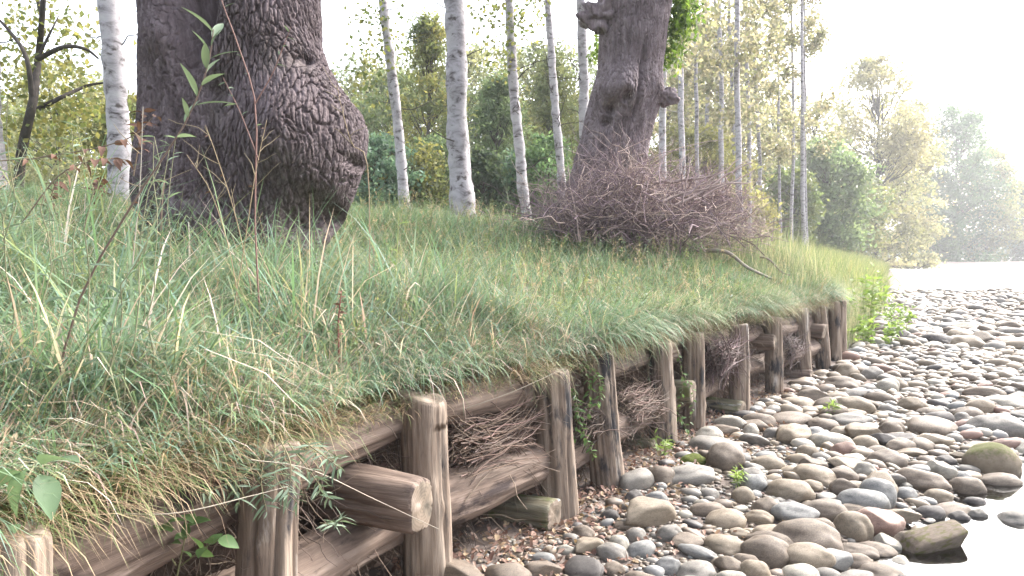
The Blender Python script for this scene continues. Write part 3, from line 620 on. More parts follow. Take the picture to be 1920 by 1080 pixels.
def tree(name, u, vtop, d, wpx, kind, pal, lab, group, n=6000, lsz=.2, seed=0, vbase=None, trunk=None, nclump=90, low=.08):
    """leafy tree: crown of width wpx topping out at vtop, standing at distance d"""
    r = np.random.default_rng(seed + 500); c = P(u, 480, d); x, y = c[0], c[1]
    sl_ = float(s_of(x, y)); g = zb(x, y) if sl_ > 0 else float(zbed(np.array(x), np.array(y)))
    H = P(u, vtop, d)[2] - g; W = wpx / FPX * d / 2; e = empty(name, (x, y, g), lab, 'tree', group)
    k = 14; q = path((x, y, g - .3), (x + r.normal(0, .1) * W, y, g + H * .93), k, .02, 0, r); r0 = trunk or H * .014
    V, F = tubes(q[None], np.linspace(1, .12, k)[None] * r0, 9); mk('trunk', V, F, M['bark_dark'], e)
    cl, cr, PT, RD = [], [], [], []
    for _ in range(nclump):
        h = r.uniform(low, 1.0)
        prof = {'cone': (1 - h) * 1.02 + .06, 'round': math.sqrt(max(.02, 1 - ((h - .5) / .52) ** 2)), 'column': min(1, .85 + .5 * h) * math.sqrt(max(.03, 1 - max(0, (h - .35) / .67) ** 2))}[kind]
        a = r.uniform(0, 6.28); rr_ = W * prof * math.sqrt(r.uniform(.25, 1)) * r.uniform(.8, 1.12); p = np.array((x + math.cos(a) * rr_, y + math.sin(a) * rr_, g + h * H - (.25 * rr_ if kind == 'cone' else 0)))
        cl.append(p); cr.append(W * (.13 + .12 * r.uniform()) * (.45 + .55 * prof)); b0 = q[min(k - 1, int(h * k * .8))]; PT.append(path(b0, p, 5, .06, 0, r)); RD.append(np.linspace(1, .3, 5) * r0 * .25)
    V, F = tubes(np.array(PT), np.array(RD), 4); tag(mk('branches', V, F, M['bark_dark'], e), kind='stuff')
    cl, cr = np.array(cl), np.array(cr); ii = r.integers(0, nclump, n); p = cl[ii] + r.normal(0, 1, (n, 3)) * cr[ii, None] * (1, 1, .62)
    p[:, 2] = np.maximum(p[:, 2], g + .05); pal = np.array(pal); cc = pal[r.integers(0, len(pal), nclump)] * r.uniform(.75, 1.25, (nclump, 1)); c = cc[ii] * r.uniform(.75, 1.25, (n, 1))
    V, F, C = leaves(p, np.full(n, lsz), c, .2, .62 if kind != 'cone' else .3, r); mk('crown', V, F, M['leaf'], e, col=C, smooth=False)
    return e
GR = [(.14, .20, .10), (.17, .225, .11), (.115, .165, .085)]; BL = [(.11, .185, .125), (.135, .21, .145), (.09, .15, .105)]; YG = [(.19, .20, .07), (.24, .23, .08), (.14, .17, .06)]; DK = [(.06, .09, .055), (.08, .11, .06)]
WG = 'trees of the wood behind the poplars'
for k, a in enumerate([
        ('spruce_tree', 802, 30, 26, 230, 'cone', [(.17, .19, .07), (.13, .16, .07), (.24, .23, .08)], 'tall narrow olive conifer between the leaning and the stoutest poplar', WG, 9000, .22),
        ('broadleaf_tree', 706, 262, 20, 150, 'round', BL, 'low blue-green leafy tree beside the burl of the gnarled oak', WG, 6000, .13),
        ('broadleaf_tree', 680, 190, 40, 190, 'round', [(.16, .19, .08), (.12, .16, .08)], 'pale yellow-green tree far behind the burl of the gnarled oak', WG, 5000, .25),
        ('spruce_tree', 935, 150, 28, 230, 'cone', GR, 'olive-green conifer behind the slim white poplar', WG, 9000, .22),
        ('spruce_tree', 1035, 100, 32, 250, 'cone', [(.18, .2, .08), (.14, .17, .08)], 'broad olive conifer behind the thin white poplar', WG, 9000, .24),
        ('broadleaf_tree', 905, 285, 19, 90, 'round', DK, 'dark shaggy shrub just right of the stoutest poplar', WG, 4500, .11),
        ('broadleaf_tree', 955, 290, 20, 150, 'round', BL, 'blue-green leafy shrub between the stoutest and the slim poplar', WG, 6000, .13),
        ('broadleaf_tree', 1030, 260, 19, 130, 'round', [(.10, .17, .08), (.13, .2, .09)], 'bright green shrub behind the left end of the twig heap', WG, 5000, .12),
        ('broadleaf_tree', 765, 270, 21, 140, 'round', [(.12, .14, .06), (.2, .2, .07)], 'olive shrub at the foot of the tall narrow conifer', WG, 6000, .12),
        ('broadleaf_tree', 830, 260, 22, 140, 'round', GR, 'dark green shrub left of the stoutest poplar', WG, 4500, .13),
        ('broadleaf_tree', 1130, 220, 36, 200, 'round', [(.15, .17, .07), (.12, .15, .06)], 'pale leafy tree behind the knotty grey oak', WG, 5000, .25),
        ('broadleaf_tree', 1290, 240, 38, 200, 'round', [(.22, .22, .09), (.18, .19, .08)], 'pale yellow-green tree behind the right end of the twig heap', WG, 5000, .25),
        ('broadleaf_tree', 1400, 360, 44, 120, 'round', [(.26, .25, .09), (.2, .2, .08)], 'low yellowish tree glimpsed above the right tip of the twig heap', WG, 4000, .22),
        ('broadleaf_tree', 110, 130, 18, 240, 'round', [(.24, .26, .15), (.29, .29, .17)], 'yellow-green leafy tree behind the crooked little tree', WG, 4500, .12),
        ('broadleaf_tree', 245, 180, 17, 130, 'round', YG, 'yellow-green tree between the pale trunk and the gnarled oak', WG, 4000, .12),
        ('broadleaf_tree', 60, 210, 30, 200, 'round', [(.10, .14, .05), (.14, .17, .06)], 'green tree standing furthest behind the crooked little tree', WG, 4000, .2),
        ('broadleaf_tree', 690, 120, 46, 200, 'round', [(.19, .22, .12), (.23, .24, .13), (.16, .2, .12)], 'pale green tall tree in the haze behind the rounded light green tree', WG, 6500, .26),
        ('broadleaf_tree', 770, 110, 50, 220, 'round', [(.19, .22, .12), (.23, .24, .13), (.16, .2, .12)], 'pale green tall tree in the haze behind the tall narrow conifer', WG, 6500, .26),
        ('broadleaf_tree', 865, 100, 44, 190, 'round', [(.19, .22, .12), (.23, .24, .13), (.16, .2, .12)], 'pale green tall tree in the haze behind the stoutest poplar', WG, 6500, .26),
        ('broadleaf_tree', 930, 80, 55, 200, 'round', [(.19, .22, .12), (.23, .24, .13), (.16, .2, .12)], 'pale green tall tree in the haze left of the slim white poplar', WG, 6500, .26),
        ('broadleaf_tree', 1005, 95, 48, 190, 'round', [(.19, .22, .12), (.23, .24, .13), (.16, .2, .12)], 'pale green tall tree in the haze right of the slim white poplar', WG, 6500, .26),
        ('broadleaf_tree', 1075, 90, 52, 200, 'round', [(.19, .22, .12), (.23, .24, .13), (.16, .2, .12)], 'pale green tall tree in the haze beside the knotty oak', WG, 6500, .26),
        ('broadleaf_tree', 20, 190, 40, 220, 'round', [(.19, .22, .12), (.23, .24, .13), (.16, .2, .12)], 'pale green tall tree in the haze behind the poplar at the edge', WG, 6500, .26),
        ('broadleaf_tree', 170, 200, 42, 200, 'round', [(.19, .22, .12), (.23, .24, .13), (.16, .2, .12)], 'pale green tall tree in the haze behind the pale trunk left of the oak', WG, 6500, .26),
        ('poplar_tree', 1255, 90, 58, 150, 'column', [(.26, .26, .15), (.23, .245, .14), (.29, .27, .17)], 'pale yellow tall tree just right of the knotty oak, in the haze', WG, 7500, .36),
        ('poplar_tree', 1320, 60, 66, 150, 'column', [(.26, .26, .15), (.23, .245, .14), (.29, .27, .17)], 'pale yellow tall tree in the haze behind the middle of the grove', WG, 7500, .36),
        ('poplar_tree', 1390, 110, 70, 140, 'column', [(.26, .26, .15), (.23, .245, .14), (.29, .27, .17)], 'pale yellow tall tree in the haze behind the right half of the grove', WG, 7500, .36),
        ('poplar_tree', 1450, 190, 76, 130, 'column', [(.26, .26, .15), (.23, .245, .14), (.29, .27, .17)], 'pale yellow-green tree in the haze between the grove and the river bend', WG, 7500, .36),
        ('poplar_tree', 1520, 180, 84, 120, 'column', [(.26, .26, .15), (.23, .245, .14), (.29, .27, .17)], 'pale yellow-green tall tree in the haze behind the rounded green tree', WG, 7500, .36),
        ('broadleaf_tree', 735, 140, 33, 170, 'round', [(.16, .19, .09), (.12, .16, .08)], 'rounded light green tree behind the leaning white poplar', WG, 6000, .2),
        ('broadleaf_tree', 880, 170, 34, 170, 'round', [(.14, .17, .10), (.11, .15, .09)], 'greyish green tree right behind the stoutest poplar', WG, 6000, .2),
        ('broadleaf_tree', 985, 160, 36, 160, 'round', [(.2, .2, .09), (.16, .18, .08)], 'olive-yellow tree behind the slim white poplar', WG, 6000, .2),
        ('broadleaf_tree', 1080, 180, 40, 170, 'round', [(.17, .19, .09), (.2, .2, .09)], 'olive-yellow tree between the thin poplar and the knotty oak', WG, 5500, .22),
        ('broadleaf_tree', 650, 260, 24, 120, 'round', [(.2, .22, .10), (.15, .18, .08)], 'yellow-green bush peeping out right behind the burl of the gnarled oak', WG, 4500, .14),
        ('broadleaf_tree', 1340, 300, 40, 150, 'round', [(.24, .24, .12), (.2, .21, .10)], 'pale leafy tree among the stems of the yellowing grove', WG, 5000, .25),
        ('broadleaf_tree', 1590, 330, 88, 130, 'round', [(.15, .19, .09), (.2, .21, .09)], 'light green tree between the rounded green tree and the tallest yellow poplar', 'trees along the river bend', 5000, .45),
        ('broadleaf_tree', 1545, 270, 70, 150, 'round', GR, 'rounded green tree beside the thin poplars on the river bend', 'trees along the river bend', 10000, .42),
        ('broadleaf_tree', 1480, 320, 62, 110, 'round', [(.10, .14, .05), (.14, .17, .06)], 'small green tree behind the thin poplars on the river bend', 'trees along the river bend', 5000, .4),
        ('poplar_tree', 1640, 105, 104, 175, 'column', [(.26, .25, .14), (.22, .23, .12), (.29, .27, .16)], 'tall yellow poplar on the river bend beside the rounded green tree', 'trees along the river bend', 15000, .5),
        ('poplar_tree', 1700, 190, 120, 110, 'column', [(.24, .25, .14), (.28, .27, .16)], 'shorter yellow poplar next to the tallest yellow poplar', 'trees along the river bend', 10000, .55),
        ('conifer_tree', 1790, 205, 172, 140, 'column', [(.07, .13, .055), (.09, .15, .07)], 'tall green tree at the far water edge', 'trees along the river bend', 13000, .7),
        ('broadleaf_tree', 1750, 320, 166, 90, 'column', [(.06, .12, .05), (.08, .14, .05)], 'dark green tree leaning over the far water edge', 'trees along the river bend', 9000, .65),
        ('broadleaf_tree', 1850, 285, 176, 120, 'round', [(.22, .22, .09), (.17, .19, .08)], 'yellow-green tree at the far water edge', 'trees along the river bend', 11000, .7),
        ('broadleaf_tree', 1925, 345, 185, 120, 'round', DK + BL, 'dark green tree across the river', 'trees along the river bend', 10000, .75),
        ('broadleaf_tree', 2000, 330, 190, 140, 'round', DK + BL, 'dark tree across the river, further from the bend', 'trees along the river bend', 5000, .65)]):
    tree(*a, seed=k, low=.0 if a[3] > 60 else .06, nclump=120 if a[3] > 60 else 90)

# crooked little tree at the left
def crooked():
    d = 9.8; b0 = P(35, 330, d); g = zb(b0[0], b0[1]); e = empty('crooked_tree', (b0[0], b0[1], g), 'crooked little tree with dark bare boughs and yellow-green leaves', 'tree')
    for pts, r0 in [([(30, 420), (40, 290), (62, 190), (72, 110), (80, 20), (86, -80)], .07), ([(62, 200), (50, 110), (15, 55), (-20, 20)], .035), ([(72, 110), (120, 88), (160, 92), (185, 110)], .035), ([(60, 210), (110, 185), (160, 162), (195, 155)], .035),
                    ([(80, 30), (60, -30), (30, -90)], .03), ([(75, 100), (95, 60), (110, 30)], .02)]:
        q = curve_path([P(a, b, d + rng.uniform(-.3, .3)) for a, b in pts], 16); V, F = tubes(q[None], np.linspace(1, .35, 16)[None] * r0, 9); mk('bough', V, F, M['bark_dark'], e)
    r = np.random.default_rng(77); cl = [(20, 130), (50, 150), (100, 160), (10, 200), (40, 230), (90, 220), (120, 200), (150, 230), (170, 190), (0, 260), (70, 270), (140, 140), (20, 90), (75, 60), (110, 30), (160, 80), (30, 30), (130, 250)]
    spray(e, 'crown', cl, d + .3, 1500, .085, YG, 78, .17, .7, .3)
crooked()

# ------------------------------------------------------------------ grass
def frustum(p, m=.75): return np.abs(p[:, 0]) < m * p[:, 1] + .6
def bank_pts(n, y0, y1, s0, s1, r, yp=1.0):
    u = r.uniform(0, 1, n); y = (y0 ** yp + (y1 ** yp - y0 ** yp) * u) ** (1 / yp); s = s0 + (s1 - s0) * r.uniform(0, 1, n)
    x = xe(y) - s / CS; p = np.stack([x, y, zbank(s, y)], -1); k = frustum(p); return p[k], s[k]
PAL = np.array([(.10, .172, .110), (.076, .148, .066), (.116, .192, .098), (.156, .198, .085), (.34, .30, .22), (.23, .175, .13)])
def grass_cols(p, s, r, dry=0.):
    n = len(p); a = fbm(n2(p[:, 0] * 1.1, p[:, 1] * 1.1), 3); b = fbm(n2(p[:, 0] * 2.3 + 9, p[:, 1] * 2.3, 4), 2); q = r.uniform(0, 1, n)
    wt = np.stack([1.2 * sst(a, .35, .6), .9 + 0 * a, .5 + sst(b, .45, .7), .35 + sst(1 - a, .45, .7) * .7, .17 + dry + .8 * sst(b, .55, .7) * sst(1 - a, .4, .6) + .8 * (1 - sst(s, .1, .7)), .08 + .4 * dry + .5 * (1 - sst(s, .05, .5))], -1)
    cum = np.cumsum(wt / wt.sum(1, keepdims=True), 1); k = np.clip((q[:, None] > cum).sum(1), 0, 5)
    g = (1 + .22 * (1 - sst(p[:, 1], 2.5, 5)))[:, None] * np.where((p[:, 1] < 5)[:, None], np.array([1.08, 1.0, 1.12]), 1.)
    pk = PAL[k]; pk = pk * .84 + pk.mean(1, keepdims=True) * .16
    return pk * 1.3 * g * r.uniform(.7, 1.3, (n, 1)) * r.uniform(.93, 1.07, (n, 3))
def in_oak(p):
    m_ = np.zeros(len(p), bool)
    m_ |= ((p[:, 0] - (-2.0)) / .58) ** 2 + ((p[:, 1] - OAK1) / .55) ** 2 < 1
    m_ |= ((p[:, 0] - x2[0]) / .55) ** 2 + ((p[:, 1] - OAK2) / .5) ** 2 < 1
    return m_
r = np.random.default_rng(21); parts = []
for (n, y0, y1, s0, s1, L0, L1, w0, seg, yp) in [(95000, 1.0, 5.2, .08, 4.6, .14, .46, .0058, 3, .8), (30000, 1.0, 4.6, .08, 1.6, .1, .38, .0055, 3, .8), (130000, 4.8, 12.2, .08, 9.0, .08, .27, .0075, 2, .8), (9000, 4.6, 12, .06, .5, .15, .4, .007, 3, .9), (13000, 1.9, 4.8, .25, 4.2, .3, .72, .0092, 4, .8), (45000, 9, 30, .2, 22, .12, .34, .014, 2, .7)]:
    p, s = bank_pts(n, y0, y1, s0, s1, r, yp); k = ~in_oak(p); p, s = p[k], s[k]; n = len(p)
    # half of it stands in tufts: blades gather round a tuft's middle and arch outwards
    tf = r.uniform(0, 1, n) < .55; cellsz = .10 if y1 < 6 else .16; cxy = np.floor(p[:, :2] / cellsz) + .5
    ctr = (cxy + .6 * np.stack([_h(cxy[:, 0].astype(np.int64), cxy[:, 1].astype(np.int64), 5) - .5, _h(cxy[:, 0].astype(np.int64), cxy[:, 1].astype(np.int64), 9) - .5], -1)) * cellsz
    rel = p[:, :2] - ctr; azt = np.arctan2(rel[:, 1], rel[:, 0]) + r.normal(0, .5, n); newxy = np.where(tf[:, None], ctr + rel * .45, p[:, :2])
    s2 = np.maximum(s_of(newxy[:, 0], newxy[:, 1]), .1); p = np.stack([newxy[:, 0], newxy[:, 1], zbank(s2, newxy[:, 1])], -1)
    cl = fbm(n2(p[:, 0] * 3, p[:, 1] * 3, 8), 2); L = r.uniform(L0, L1, n) * (.2 + 1.6 * cl) * (.65 + .35 * sst(s, 0, .6))
    az = r.uniform(-math.pi, math.pi, n); down = r.uniform(0, 1, n) < .3; az[down] = r.normal(-.5, .9, down.sum()); az = np.where(tf, azt, az)
    sw = fbm(n2(p[:, 0] * .9, p[:, 1] * .9, 2), 2) * 14; az = np.where(r.uniform(0, 1, n) < .08, sw + r.normal(0, .4, n), az)
    parts.append(blades(p - (0, 0, .015), az, L, w0 * r.uniform(.55, 1.6, n), r.uniform(.1, .95, n), r.uniform(.4, 2.1, n), grass_cols(p, s, r), seg))
V, F, C = cat(parts); tag(mk('bank_grass', V, F, M['grass'], col=C, smooth=False), 'long green and straw coloured grass covering the bank', 'grass', kind='stuff')
# long thin stems and seed heads
n = 5200; p, s = bank_pts(n, 1.0, 11.5, .08, 4.5, r, .7); k = ~in_oak(p); p, s = p[k], s[k]; n = len(p); near = (p[:, 1] < 5)
c = np.array([(.36, .31, .22), (.2, .23, .12), (.16, .21, .12), (.28, .21, .15)])[r.integers(0, 4, n)] * r.uniform(.8, 1.25, (n, 1))
V, F, C = blades(p, r.uniform(-3.14, 3.14, n), np.where(near, r.uniform(.3, .8, n), r.uniform(.2, .5, n)), np.where(near, .0028, .005), r.uniform(.1, .8, n), r.uniform(.1, 1.3, n), c, 4)
tag(mk('grass_stems', V, F, M['grass'], col=C, smooth=False), 'long thin dry stems sticking out of the grass', 'grass', kind='stuff')
n = 15000; y = 1.0 + 10.9 * r.uniform(0, 1, n) ** 1.15; s = r.uniform(.06, .38, n); p = np.stack([xe(y) - s / CS, y, zbank(s, y) - .02], -1); n = len(p)
dens = noise(n2(y * 1.9, 0 * y, 14)); k = r.uniform(0, 1, n) < .35 + dens; p, s, y, dens = p[k], s[k], y[k], dens[k]; n = len(p)
V, F, C = blades(p, r.normal(-.58, 1.15, n), r.uniform(.16, .46, n) * (.55 + .75 * dens), np.where(y < 5, .0055, .008) * r.uniform(.6, 1.4, n), r.uniform(.3, 1.0, n), r.uniform(1.0, 2.3, n), grass_cols(p, s + .5, r, .15), 4)
tag(mk('overhanging_grass', V, F, M['grass'], col=C, smooth=False), 'long green grass arching over the edge of the bank and the tops of the logs', 'grass', kind='stuff')
# dry grass and roots hanging over the edge
n = 26000; y = (1.0 + 10.8 * r.uniform(0, 1, n) ** 1.6); s = r.uniform(.03, .34, n); p = np.stack([xe(y) - s / CS, y, .90 + .11 * sst(s, .05, .3) + r.uniform(-.04, .05, n)], -1)
c = np.array([(.40, .32, .21), (.30, .22, .15), (.22, .15, .10), (.15, .19, .08), (.12, .17, .07)])[r.choice(5, n, p=[.28, .22, .1, .22, .18])] * r.uniform(.7, 1.25, (n, 1))
hang = .35 + .65 * (noise(n2(y * 2.3, 0 * y, 4)) > .45)
V, F, C = blades(p, r.normal(-.58, .7, n), r.uniform(.10, .34, n) * hang, .0042 * r.uniform(.6, 1.4, n), r.uniform(.4, 1.3, n), r.uniform(.6, 2.0, n), c, 3)
tag(mk('hanging_grass', V, F, M['grass'], col=C, smooth=False), 'dry grass hanging over the logs at the edge of the bank', 'grass', kind='stuff')
# tall pale grass beyond the last posts
n = 13000; y = r.uniform(9.9, 22, n) ; s = np.abs(r.normal(0, 1, n)) * 1.3 + .12; k = ~((y < 11.9) & (s < .15)); y, s = y[k], s[k]; n = len(y)
p = np.stack([xe(y) - s / CS, y, zbank(s, y)], -1); tall = sst(y, 9.8, 11.6)
c = np.array([(.17, .21, .12), (.24, .26, .16), (.38, .35, .25), (.13, .18, .10)])[r.integers(0, 4, n)] * r.uniform(.75, 1.25, (n, 1))
V, F, C = blades(p, r.uniform(-3.14, 3.14, n), r.uniform(.3, .95, n) * (.35 + .65 * tall), .009 * r.uniform(.6, 1.3, n), r.uniform(0, .25, n), r.uniform(.1, .8, n), c, 3)
tag(mk('tall_grass', V, F, M['grass'], col=C, smooth=False), 'tall pale seeding grass beyond the end post', 'grass', kind='stuff')
# rough growth along the far bank
n = 16000; y = r.uniform(18, 95, n); s = np.abs(r.normal(0, 1, n)) * 3 - .2; p = np.stack([xe(y) - s / CS, y, zbank(s, y)], -1)
c = np.array([(.20, .24, .11), (.30, .30, .15), (.15, .20, .09)])[r.integers(0, 3, n)] * r.uniform(.75, 1.25, (n, 1))
V, F, C = blades(p, r.uniform(-3.14, 3.14, n), r.uniform(.5, 1.5, n), .05 * r.uniform(.6, 1.3, n), r.uniform(0, .3, n), r.uniform(.2, 1., n), c, 2)
tag(mk('far_bank_growth', V, F, M['grass'], col=C, smooth=False), 'pale rough growth along the far river bank', 'undergrowth', kind='stuff')

# ------------------------------------------------------------------ stones
def ico(sub):
    import bmesh
    bm_ = bmesh.new(); bmesh.ops.create_icosphere(bm_, subdivisions=sub, radius=1); bm_.verts.ensure_lookup_table()
    V = np.array([v.co[:] for v in bm_.verts]); F = np.array([[v.index for v in f.verts] for f in bm_.faces]); bm_.free(); return V, F
ICO = {k: ico(k) for k in (1, 2, 4)}
def stone_shape(sub, seed, angular=0.):
    V, F = ICO[sub]; r = np.random.default_rng(seed); o = r.uniform(0, 60, 3); W = V.copy()
    e = r.uniform(2.05, 2.8); W = np.sign(W) * np.abs(W) ** (2 / e); W /= (np.abs(V) ** e).sum(1, keepdims=True) ** 0 * 1.0
    W = W / np.linalg.norm(W, axis=1, keepdims=True) * (1 + .10 * (e - 2) * (np.abs(V) ** 4).sum(1, keepdims=True))
    W *= 1 + .55 * (fbm(V * .9 + o, 2) - .5)[:, None] + .10 * (fbm(V * 2.6 + o, 3) - .5)[:, None]
    if angular:
        for _ in range(9):
            nrm = r.normal(0, 1, 3); nrm /= np.linalg.norm(nrm); h = r.uniform(.62, .85); dd = W @ nrm - h; W -= np.maximum(dd, 0)[:, None] * nrm * angular
        W *= 1 + .05 * (fbm(V * 5 + o, 3) - .5)[:, None]
    return W / np.abs(W).max(0), F
SC = {'tan': [(.20, .165, .125), (.28, .235, .18), (.35, .30, .235)], 'brown': [(.13, .10, .08), (.19, .155, .125), (.25, .205, .165)], 'grey': [(.17, .165, .155), (.25, .24, .225), (.32, .305, .285)], 'bluegrey': [(.17, .18, .19), (.27, .28, .285), (.36, .37, .375)],
      'pale': [(.32, .31, .27), (.42, .405, .36), (.52, .50, .455)], 'pink': [(.22, .14, .12), (.29, .19, .16), (.36, .25, .21)], 'dark': [(.05, .045, .045), (.085, .078, .078), (.13, .12, .12)]}
NM = {'tan': 'tan', 'brown': 'brown', 'grey': 'grey', 'bluegrey': 'blue-grey', 'pale': 'pale whitish', 'pink': 'pinkish red', 'dark': 'dark, nearly black'}
SC = {k: [tuple(np.array(q) * (.60, .57, .535)) for q in c] for k, c in SC.items()}
for k, c in SC.items(): M['st_' + k] = mat_noise('stone_' + k, c, 3.2, (1, 1, 1.6), .66, .55, 34, .008, objrand=.14, spec=.35, detail=12, speck=22, second=((c[0][0] * .62, c[0][1] * .62, c[0][2] * .6), 2.1, .60, .8))
M['st_moss'] = mat_noise('stone_mossy', SC['tan'], 3, (1, 1, 1), .85, .6, 30, .01, moss=((.075, .078, .02), .5))
M['st_moss2'] = mat_noise('stone_bright_moss', [(.05, .065, .01), (.10, .125, .02), (.15, .165, .03)], 8, (1, 1, 1), .95, .9, 40, .02)
VAR = {}
def stone_mesh(kind, variant, mt):
    key = (kind, variant, mt)
    if key not in VAR:
        V, F = stone_shape(4, variant * 7 + (300 if kind else 0), .9 if kind else 0.)
        o = mk('river_stone', V, F, M['st_' + mt]); VAR[key] = o.data; bpy.data.objects.remove(o)
    return VAR[key]
placed = []        # x, y, r
def put_stone(x, y, a, b, c, rot, mt, lab, group, name='river_stone', ang=False, tilt=0., sink=.42, z=None):
    o = bpy.data.objects.new(name, stone_mesh(ang, rng.integers(0, 9), mt)); COL.objects.link(o)
    zz = float(zbed(np.array(x), np.array(y))) if z is None else z
    o.location = (x, y, zz + c * (1 - 2 * sink) + .0); o.scale = (a, b, c); o.rotation_euler = (tilt, rng.normal(0, .08), rot)
    placed.append((x, y, .5 * (a + b))); return tag(o, lab, 'stone', group)
LAND = [(x, y, n) for ((x, y), n) in zip([q[0] for q in posts], ['short round post', 'half hidden post', 'stout brown post', 'grey-streaked post', 'creeper-wrapped post', 'post with a dark streak', 'overgrown log end', 'straight post', 'post with the high log end', 'post with matted roots', 'post with the pale mossy log end', 'slim post', 'end post'])]
for (u, v, n) in [(1862, 842, 'big mossy boulder'), (1756, 1016, 'long slab in the pool'), (1647, 916, 'round blue-grey stone'), (1509, 991, 'widest flat boulder'), (1587, 842, 'pinkish red stone'), (1161, 1026, 'round pale greenish stone'), (1300, 877, 'bright mossy stone'), (1382, 915, 'little green tuft'), (1690, 630, 'bright green weeds'), (1731, 886, 'sloping angular rock')]:
    q = G(u, v); LAND.append((q[0], q[1], n))
def lab_of(m_, big, x, y, ang=False):
    w_ = '%s %s %s' % ('large' if big else 'small', 'angular' if ang else 'smooth rounded', NM[m_])
    d, n = min((math.hypot(x - a, (y - b)), n) for a, b, n in LAND)
    if d < .62: return w_ + ' stone close to the ' + n
    if float(xw(np.array(y))) - x < .35: return w_ + ' stone at the edge of the water'
    return w_ + (' stone of the open stone bar beyond the end post' if y > 11.5 else ' stone of the open stone bar beside the posts')
def put_px(u, v, wpx, hpx, mt, lab=None, ang=False, **kw):
    g = G(u, v + hpx * .18, .02); d = g[1]; a = wpx / FPX * d * .5 * 1.06; dep = math.atan2(v - 484, FPX); hh = hpx / FPX * d * .5 * 1.1
    b = a * rng.uniform(.62, .85); c2 = (hh ** 2 - (b * math.sin(dep)) ** 2) / math.cos(dep) ** 2; c = math.sqrt(max(c2, (.42 * min(a, b)) ** 2)); c = min(c * 1.12, .95 * a)
    kw.setdefault('z', max(float(zbed(np.array(g[0]), np.array(g[1]))), WATER - .015))
    big = a > .085; return put_stone(g[0], g[1], a, b, c, kw.pop('rot', rng.normal(0, .25)), mt, lab or lab_of(mt, big, g[0], g[1], ang), None if lab else lab_of(mt, big, g[0], g[1], ang).replace(' stone ', ' stones '), ang=ang, **kw)
put_px(1862, 842, 104, 68, 'moss', 'big rounded boulder topped with yellow-green moss at the water edge', sink=.3)
put_px(1878, 868, 80, 32, 'brown', 'brown oval stone leaning on the big mossy boulder in the shallows')
put_px(1647, 916, 68, 50, 'bluegrey', 'round pale blue-grey stone standing out among brown stones near the pool', sink=.25)
def slab():
    V, F = ICO[4]; W = np.sign(V) * np.abs(V) ** .42; W /= np.abs(W).max(0); W *= 1 + .22 * (fbm(V * 1.3 + 5, 3) - .5)[:, None] + .05 * (fbm(V * 5 + 9, 3) - .5)[:, None]
    W[:, 0] += .18 * W[:, 2]; g = G(1756, 1030, WATER); o = mk('stone_slab', W, F, M['st_slab']); o.scale = (.20, .075, .062); o.location = (g[0], g[1] + .05, WATER + .035); o.rotation_euler = (.28, -.10, .34)
    placed.append((g[0], g[1], .16)); tag(o, 'long tilted rectangular slab lying half in the pool', 'stone')
M['st_slab'] = mat_noise('stone_slab', SC['brown'], 4, (1, 1, 1), .85, .7, 30, .012, second=((.075, .07, .022), 3.0, .5, .62))
slab()
put_px(1587, 842, 56, 36, 'pink', 'rounded pinkish red stone among brown stones')
put_px(1300, 877, 54, 26, 'moss2', 'flat stone under bright green moss by the post with a dark streak')
put_px(1664, 978, 48, 46, 'pale', 'pale angular stone beside the pool, next to the long slab', ang=True)
put_px(1509, 991, 140, 76, 'brown', 'widest flat brown boulder in the middle of the stone bar', sink=.45)
put_px(1161, 1026, 42, 42, 'pale', 'round pale greenish stone near the leaf litter', sink=.3)
put_px(1847, 1066, 88, 30, 'dark', 'dark wedge stone breaking the surface of the pool', ang=True)
put_px(1909, 933, 70, 34, 'grey', 'grey flat stone alone in the bright water')
put_px(1731, 886, 96, 50, 'brown', 'dark brown angular rock sloping down to the pool', ang=True, rot=-.5)
